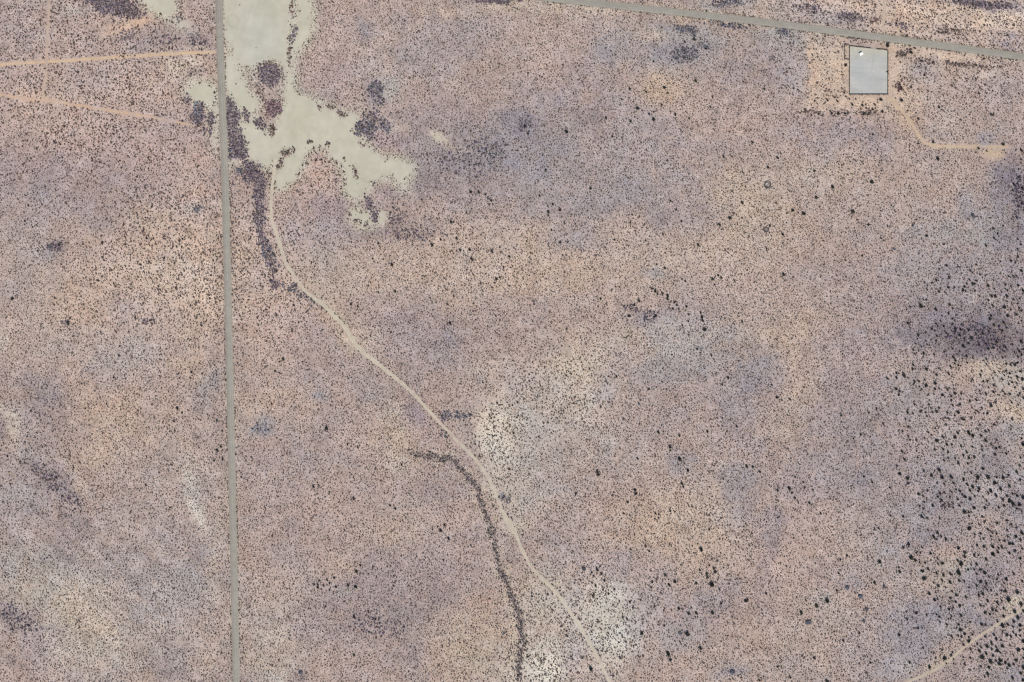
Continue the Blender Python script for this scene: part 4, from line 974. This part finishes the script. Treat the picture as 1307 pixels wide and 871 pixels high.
 (977, 0, K4, "1140,577,4.5 845,717,4.5 1197,727,5 1290,757,5 1290,805,3 1075,748,4 868,800,5.5 850,662,3.5 770,725,4 875,540,5 770,598,4 12,843,5 60,795,5 245,862,4 540,678,3.5 1077,470,4 735,440,4 403,327,5 582,500,5.5 735,265,5 615,228,6 685,505,5 437,527,5 488,530,5 508,545,4 540,550,4 590,560,5 497,572,5 520,575,4 365,572,5 335,570,4 313,505,4 362,510,4 248,508,4 423,500,3.5 267,575,4 400,572,4 455,500,3 548,525,3 615,362,3.5"),
 (0, 217, K4, "143,177,4 125,257,3.5 740,342,4.5 300,375,5 735,240,3 62,648,5 343,765,5 277,645,3.5 495,557,4 683,745,4.5 1018,785,4"),
 (326, 217, K4, "688,475,6 620,370,4 1015,342,5 1034,404,4.5 1080,400,4 1092,447,5 1192,408,4.5 1235,388,3.5 1282,435,4 1216,549,4.5 984,773,5 483,677,4.5 517,688,3.5 193,682,4 1127,110,5 1160,122,4 1189,154,4 1087,110,5 988,262,5 935,350,4.5 892,377,5 480,630,3 620,617,3.5 592,447,4 705,610,5"),
 (652, 217, K4, "401,90,5 187,208,6 247,198,5 212,172,4 146,130,4 204,302,4 249,364,4.5 288,363,3.5 262,430,3 282,430,3 522,352,3.5 768,324,3.5 806,155,4 835,200,3.5 862,257,4 918,262,3 1104,240,5.5 1052,275,4.5 1168,163,5 1290,395,4 945,378,5 880,560,3.5 778,495,4 1017,548,5.5 1062,543,4 1047,530,3.5 1028,578,4 647,658,4.5 622,680,4 453,648,4.5 712,597,4 728,610,5 740,625,4 765,622,4.5 790,632,5 791,650,5 825,668,4 838,682,4 818,700,4 885,688,4.5 848,702,4 895,762,4 964,738,5 968,758,5 977,803,6 958,720,4 595,735,5 730,735,4.5 117,677,3.5 282,803,4 1167,762,4 865,783,3.5"),
 (977, 217, K4, "535,57,6 337,82,6 255,137,5.5 190,217,6 107,218,3.5 137,203,5 165,215,3 441,208,6 580,205,3 518,275,4 616,283,3.5 582,343,4 487,432,4 85,322,5 113,350,3 137,348,3 90,525,6 22,282,4 402,455,4"),
 (0, 434, K4, "575,187,4 967,162,4 895,342,5.5 920,365,4.5 880,408,4 883,455,3.5 1116,537,4 1097,555,5 1082,607,4 1124,601,4 1220,692,3.5 737,732,3.5 697,355,3 1122,458,4 1095,405,4.5 600,77,4"),
 (326, 434, K4, "98,155,4.5 358,442,6 293,740,4.5 495,798,5 680,833,4.5 705,850,4.5 1280,650,4.5 738,628,3.5 140,95,5 465,525,4 517,540,3.5"),
 (652, 434, K4, "803,538,5 806,556,4 850,597,6 436,662,5 440,678,5 625,755,5 630,773,5 862,722,5 870,738,4.5 590,815,5 893,655,5 1190,635,5 1222,640,4 1257,665,4 1068,222,4 1097,190,4.5 640,597,4.5 1012,77,4 940,45,4 533,183,4 695,248,3.5 850,480,4.5 992,460,5 1140,435,4 375,790,4 328,775,4 745,465,4"),
 (977, 434, K4, "57,287,4.5 122,297,4 82,303,3.5 30,225,3.5 382,377,3.5 382,412,3 480,478,4 443,497,3.5 560,345,4 593,422,4 520,365,3.5 558,378,3 612,190,4 540,717,3.5 627,745,3.5 497,688,4 118,745,6 60,757,4 147,797,4 220,820,4 150,690,3 165,820,3.5 190,715,3.5 133,770,3.5 195,745,3 240,755,3"),
 (326, 651, K4, "955,75,4.5 935,100,6 975,140,4.5 920,83,3 508,307,5 530,278,4 593,283,3.5 398,340,4.5 362,350,4 322,355,4 314,373,3.5 297,374,3 343,380,3.5 374,370,3.5 406,387,4 315,390,4 333,398,3 375,403,3.5 467,377,4.5 507,385,5 354,486,3.5 498,537,5.5 612,338,3 697,382,3.5 497,730,5 607,550,4 425,440,3"),
 (652, 651, K4, "435,300,4.5 457,320,4 450,282,3 408,314,3.5 418,333,4 472,355,4 427,381,4.5 492,420,4 413,432,3.5 600,462,4 120,275,4 605,197,4 680,180,4.5 697,205,4 988,320,5 993,335,4.5 1024,292,4.5 1032,310,5 1002,278,4 1013,370,8 953,300,4.5 960,195,6 1052,398,4 1062,468,4.5 1185,455,6 1195,450,4 1017,515,6.5 935,517,5 897,520,5 847,495,5 912,490,3 798,375,5 827,360,5.5 708,390,4 713,362,4 778,325,5 935,367,5 660,620,5.5 585,548,4.5 793,722,7 805,755,5 890,620,8 775,582,4 402,797,7 550,745,4 667,735,4 957,695,6 1003,95,4 730,15,3.5 748,20,3.5 805,3,3.5 1288,418,4 1255,858,4 107,435,3.5"),
 (977, 651, K4, "575,257,6 550,365,5 377,248,4 410,228,4 368,317,4 278,17,4 310,455,7 255,478,6.5 180,515,6 392,657,4.5 473,618,4.5 470,690,4 530,770,4 510,820,4 257,400,3 360,405,4 310,860,6 60,790,4 125,843,4 245,745,5 185,735,4 550,92,3 572,92,4 630,28,3.5 537,240,3.5 3,420,4"),
]
spots = []
for ox, oy, k, s in SPOTS:
    for t in s.split():
        a, b, d = map(float, t.split(","))
        spots.append((ox + a / k, oy + b / k, d))
spots = [s for s in spots if 0 < s[0] < W and 0 < s[1] < H]
spots.sort(key=lambda s: -s[2])
single, rest = spots[:300], spots[300:]

crowns = [crown_mesh("crown", 600 + k, 230, 6, .8) for k in range(7)]
trunks = [trunk_mesh("trunk", 650 + k) for k in range(3)]
for m_ in crowns: m_.materials.append(M_dark)
for m_ in trunks: m_.materials.append(M_wood)


def area_of(px, py):
    """the stretch of land a bush stands on, named by what one can find in the photograph"""
    if px > 1150 and py > np.interp(px, [1160, 1306], [873, 780]): return "below the pale track at lower right", "bushes below the pale track at lower right"
    if px > 1140 and py >= 700: return "above the pale track at lower right", "bushes above the pale track at lower right"
    if px > 1140 and py >= 595: return "on the grey lower right slope", "bushes dotted over the grey lower right slope"
    if px > 1140 and py >= 460: return "on the slope below the purple patch", "bushes on the slope below the dark purple patch"
    if px > 1140 and py > 375: return "on the dark purple patch", "bushes on the dark purple patch of the slope"
    if px > 1140 and py > 205: return "on the slope above the purple patch", "bushes on the slope above the dark purple patch"
    if px > 1030 and py < 205: return "near the fenced grey yard", "bushes around the fenced grey yard"
    if px < 290: return "left of the long straight road", "bushes left of the long straight road"
    if px < np.interp(py, [p[1] for p in TRACK_MAIN[5:31]], [p[0] for p in TRACK_MAIN[5:31]]) and py > 300: return "between road and curving track", "bushes between the straight road and the curving track"
    if py < 225: return "on scrub below the upper road", "bushes on the scrub below the upper road"
    if px < 715 and py < 480: return "on scrub below the pale lakebed", "bushes on the scrub below the pale lakebed"
    if py < 470: return "on the middle right scrub", "bushes on the middle right scrub"
    return "on scrub right of the curving track", "bushes on the scrub right of the curving track"


ORD = ["first", "second", "third", "fourth", "fifth", "sixth", "seventh", "eighth", "ninth", "tenth", "eleventh", "twelfth", "thirteenth", "fourteenth", "fifteenth", "sixteenth", "seventeenth", "eighteenth"]
bushes = []
for n_, (px, py, d) in enumerate(single):
    root = bpy.data.objects.new("dark_bush", None)
    root.empty_display_size = 1.0
    COL.objects.link(root)
    dd = d * 0.87
    root.location = P(px + 0.09 * d, py + 0.24 * d, 0)
    root.rotation_euler = (0, 0, random.uniform(0, 6.28))
    root.scale = (dd * random.uniform(.88, 1.1), dd * random.uniform(.9, 1.15), dd * random.uniform(.75, 1.1))
    c = link("crown", crowns[n_ % len(crowns)], None, root)
    t = link("trunk", trunks[n_ % len(trunks)], None, root)
    where, grp = area_of(px, py)
    tag(root, None, "bush", grp)
    bushes.append((root, px, py, d, where))
for where in sorted({b[4] for b in bushes}):
    lot = [b for b in bushes if b[4] == where]
    x0, x1 = min(b[1] for b in lot), max(b[1] for b in lot)
    y0, y1 = min(b[2] for b in lot), max(b[2] for b in lot)
    nx, ny = (3, 3) if len(lot) > 18 else (2, 2) if len(lot) > 8 else (1, 1)
    cells = {}
    for b in lot:
        i = min(nx - 1, int(nx * (b[1] - x0) / (x1 - x0 + 1)))
        j = min(ny - 1, int(ny * (b[2] - y0) / (y1 - y0 + 1)))
        cells.setdefault((i, j), []).append(b)
    for (i, j), c in cells.items():
        hx = [[""], ["left", "right"], ["left", "centre", "right"]][nx - 1][i]
        hy = [[""], ["upper", "lower"], ["upper", "middle", "lower"]][ny - 1][j]
        part = (hy + " " + hx + ", ") if hx else ""
        big = max(c, key=lambda b: b[3])
        others = sorted((b for b in c if b is not big or len(c) == 1), key=lambda b: b[1])
        if len(c) == 1:
            c[0][0]["label"] = "lone larger dark bush, " + part + where
            continue
        big[0]["label"] = "biggest dark bush, " + part + where
        for k, b in enumerate(others):
            pre = "leftmost" if k == 0 and len(others) > 1 else "rightmost" if k == len(others) - 1 and len(others) > 1 else "other" if len(others) == 1 else ORD[k] + " from left"
            b[0]["label"] = pre + ", larger dark bushes, " + part + where

# smaller dark bushes, past three hundred: one mass
rx_, ry_, rd_ = (np.array(v) for v in zip(*rest))
r = np.random.default_rng(9)
ex = r.uniform(1150, W + MX, 420)
ey = r.uniform(300, H + MY, 420)
ok = ((ex > W) | (r.random(420) < .55)) & (ex > 1150 + 60 * np.abs(ey - 560) / 300) & clear_of_ways(ex, ey)
ex, ey = ex[ok], ey[ok]
rx_, ry_ = np.concatenate([rx_, ex]), np.concatenate([ry_, ey])
rd_ = np.concatenate([rd_, np.where(ex > W, r.uniform(2.4, 5.5, len(ex)), r.uniform(1.8, 2.8, len(ex)))])
mid_src = [source("bush_form", crown_mesh("bush_form", 700 + k, 110, 5, .8), M_shrub) for k in range(5)]
instanced("small_dark_bushes", mid_src, rx_ + .08 * rd_, ry_ + .22 * rd_, rd_ * .92, np.array([0.024, 0.024, 0.022]) * np.exp(r.normal(0, .3, (len(rx_), 1))), hgt=.95)

# grey bushes: pale, low and wide, picked out one by one
GREYS = [(1098.3, 761.4, 8, "grey spreading bush, right one of the greys above centre of lower right scrub"), (1106.6, 777.3, 7, "grey low bush below the widest grey one in the lower right scrub"),
         (1081.9, 749.5, 8, "grey spreading bush up and left of the other greys at lower right"), (1128.6, 748.3, 7, "grey bush alone on the right of the lower right greys"), (1102.6, 792.5, 6, "grey low bush lowest of the lower right greys"),
         (1031.3, 793.7, 9, "wide grey-green bush at the lower end of a dark diagonal row"), (935, 857, 9, "wide grey bush near the bottom edge, two thirds across"), (745.5, 725.5, 7, "grey bush just left of a tight cluster of small dark bushes"),
         (868, 808, 6, "grey bush against the left side of a big dark bush at the bottom"), (384, 858, 7, "dull grey bush near the bottom edge right of the straight road"), (61.9, 315, 6, "grey brush clump left of a dark bush in the left field"),
         (1242.5, 275.5, 8, "grey-purple bush on the pale upper right slope"), (1165.3, 287.3, 5, "grey-purple bush below the wide pale upper right scrub"), (1141, 317.5, 5, "dull grey bush a little above the dark slope"), (815.7, 515.5, 5, "dull grey bush on open scrub left of the centre right")]
for px, py, d, lab in GREYS:
    root = bpy.data.objects.new("grey_bush", None)
    COL.objects.link(root)
    root.location = P(px, py + .1 * d, 0)
    root.rotation_euler = (0, 0, random.uniform(0, 6.28))
    root.scale = (d, d * random.uniform(.7, .95), d * .45)
    me = crowns[random.randrange(7)].copy()
    me.materials.clear()
    me.materials.append(M_grey)
    link("crown", me, None, root)
    link("trunk", trunks[0], None, root)
    tag(root, lab, "bush", "wide grey bushes")

# rings of creeping shrub round bare soil
for px, py, d, lab in ((979.8, 236.2, 10.5, "bigger ring of dark shrub round a bare pale centre, right of middle"), (977.6, 293.5, 8, "smaller ring of dark shrub with pale centre, below the bigger ring")):
    me = crown_mesh("shrub_ring", int(px), 200, 12, .5, ring=.36)
    o = link("shrub_ring", me, M_grey)
    o.location = P(px, py, 0)
    o.scale = (d, d, d * .6)
    tag(o, lab, "bush", "ring shaped shrubs")

# ------------------------------------------------------------------ fence and shed on the yard
def fence(label, runs, step=3.0):
    root = bpy.data.objects.new("chain_link_fence", None)
    COL.objects.link(root)
    root.location = P(*runs[0][0], 0)
    off = Vector(root.location)
    bm = bmesh.new()
    add_tube(bm, (0, 0, -.1), (0, 0, 2.15), .05, .05, 6)
    add_tube(bm, (0, 0, 2.15), (0, 0, 2.22), .065, .02, 6)
    post_me = bpy.data.meshes.new("post")
    bm.to_mesh(post_me); bm.free()
    post_me.materials.append(M_post)
    done = set()
    for run in runs:
        for (ax, ay), (bx, by) in zip(run[:-1], run[1:]):
            A, B = Vector(P(ax, ay)) - off, Vector(P(bx, by)) - off
            n = max(1, round((B - A).length / step))
            for k in range(n + 1):
                q = A.lerp(B, k / n)
                key = (round(q.x, 1), round(q.y, 1))
                if key in done:
                    continue
                done.add(key)
                po = link("post", post_me, None, root)
                po.location = q
            ang = math.atan2(B.y - A.y, B.x - A.x)
            L_ = (B - A).length / n
            bm = bmesh.new()
            add_box(bm, 0, 0, 0, L_ - .12, .03, 1.9)
            pm_ = bpy.data.meshes.new("fence_panel")
            bm.to_mesh(pm_); bm.free()
            pm_.materials.append(M_mesh)
            bm = bmesh.new()
            add_tube(bm, (-L_ / 2 + .05, 0, 0), (L_ / 2 - .05, 0, 0), .035, .035, 6)
            rm = bpy.data.meshes.new("rail")
            bm.to_mesh(rm); bm.free()
            rm.materials.append(M_post)
            for k in range(n):
                q = A.lerp(B, (k + .5) / n)
                pn = link("fence_panel", pm_, None, root)
                pn.location = (q.x, q.y, 1.02)
                pn.rotation_euler = (0, 0, ang)
                rl = link("rail", rm, None, root)
                rl.location = (q.x, q.y, 2.05)
                rl.rotation_euler = (0, 0, ang)
    tag(root, label, "fence")
    return root


fence("tall wire fence round the grey gravel yard, open gap on its upper side", [[(1111.5, 62.2), (1084.4, 59.2), (1084.4, 120.9), (1133.2, 120.9), (1133.2, 64.4), (1119, 63)]])
fence("short wire fence of the narrow pen on the yard's left side", [[(1084.0, 57.6), (1077.8, 57.0), (1077.8, 76.2), (1084.0, 76.6)]])

shed = bpy.data.objects.new("storage_shed", None)
COL.objects.link(shed)
shed.location = P(1098.8, 69.0, 0.07)
shed.rotation_euler = (0, 0, math.radians(32))
bm = bmesh.new()
for sx, sy, w, dpt in ((0, 1.4, 4.0, .08), (0, -1.4, 4.0, .08), (1.96, 0, .08, 2.72), (-1.96, 0, .08, 2.72)):
    add_box(bm, sx, sy, 1.1, w, dpt, 2.2)
for s in (-1, 1):
    v = [bm.verts.new((s * 1.96, -1.4, 2.2)), bm.verts.new((s * 1.96, 1.4, 2.2)), bm.verts.new((s * 1.96, 0, 2.95))]
    bm.faces.new(v if s > 0 else v[::-1])
from_bm("wall", bm, M_white, shed)
for s in (-1, 1):
    bm = bmesh.new()
    a = [(-2.15, s * 1.62, 2.12), (2.15, s * 1.62, 2.12), (2.15, 0, 3.0), (-2.15, 0, 3.0)]
    lo = [bm.verts.new(q) for q in a]
    hi = [bm.verts.new((q[0], q[1], q[2] + .06)) for q in a]
    bm.faces.new(hi if s < 0 else hi[::-1]); bm.faces.new(lo[::-1] if s < 0 else lo)
    for i in range(4):
        bm.faces.new((lo[i], lo[(i + 1) % 4], hi[(i + 1) % 4], hi[i]))
    bmesh.ops.recalc_face_normals(bm, faces=bm.faces)
    from_bm("roof_slope", bm, M_white, shed)
bm = bmesh.new()
add_box(bm, 0, -1.46, 1.0, 1.1, .05, 1.95)
door = from_bm("door", bm, M_door, shed)
bm = bmesh.new()
add_box(bm, .4, -1.51, 1.0, .05, .05, .14)
from_bm("handle", bm, M_post, door)
tag(shed, "tiny white pitched-roof shed near the upper left of the fenced yard", "shed")
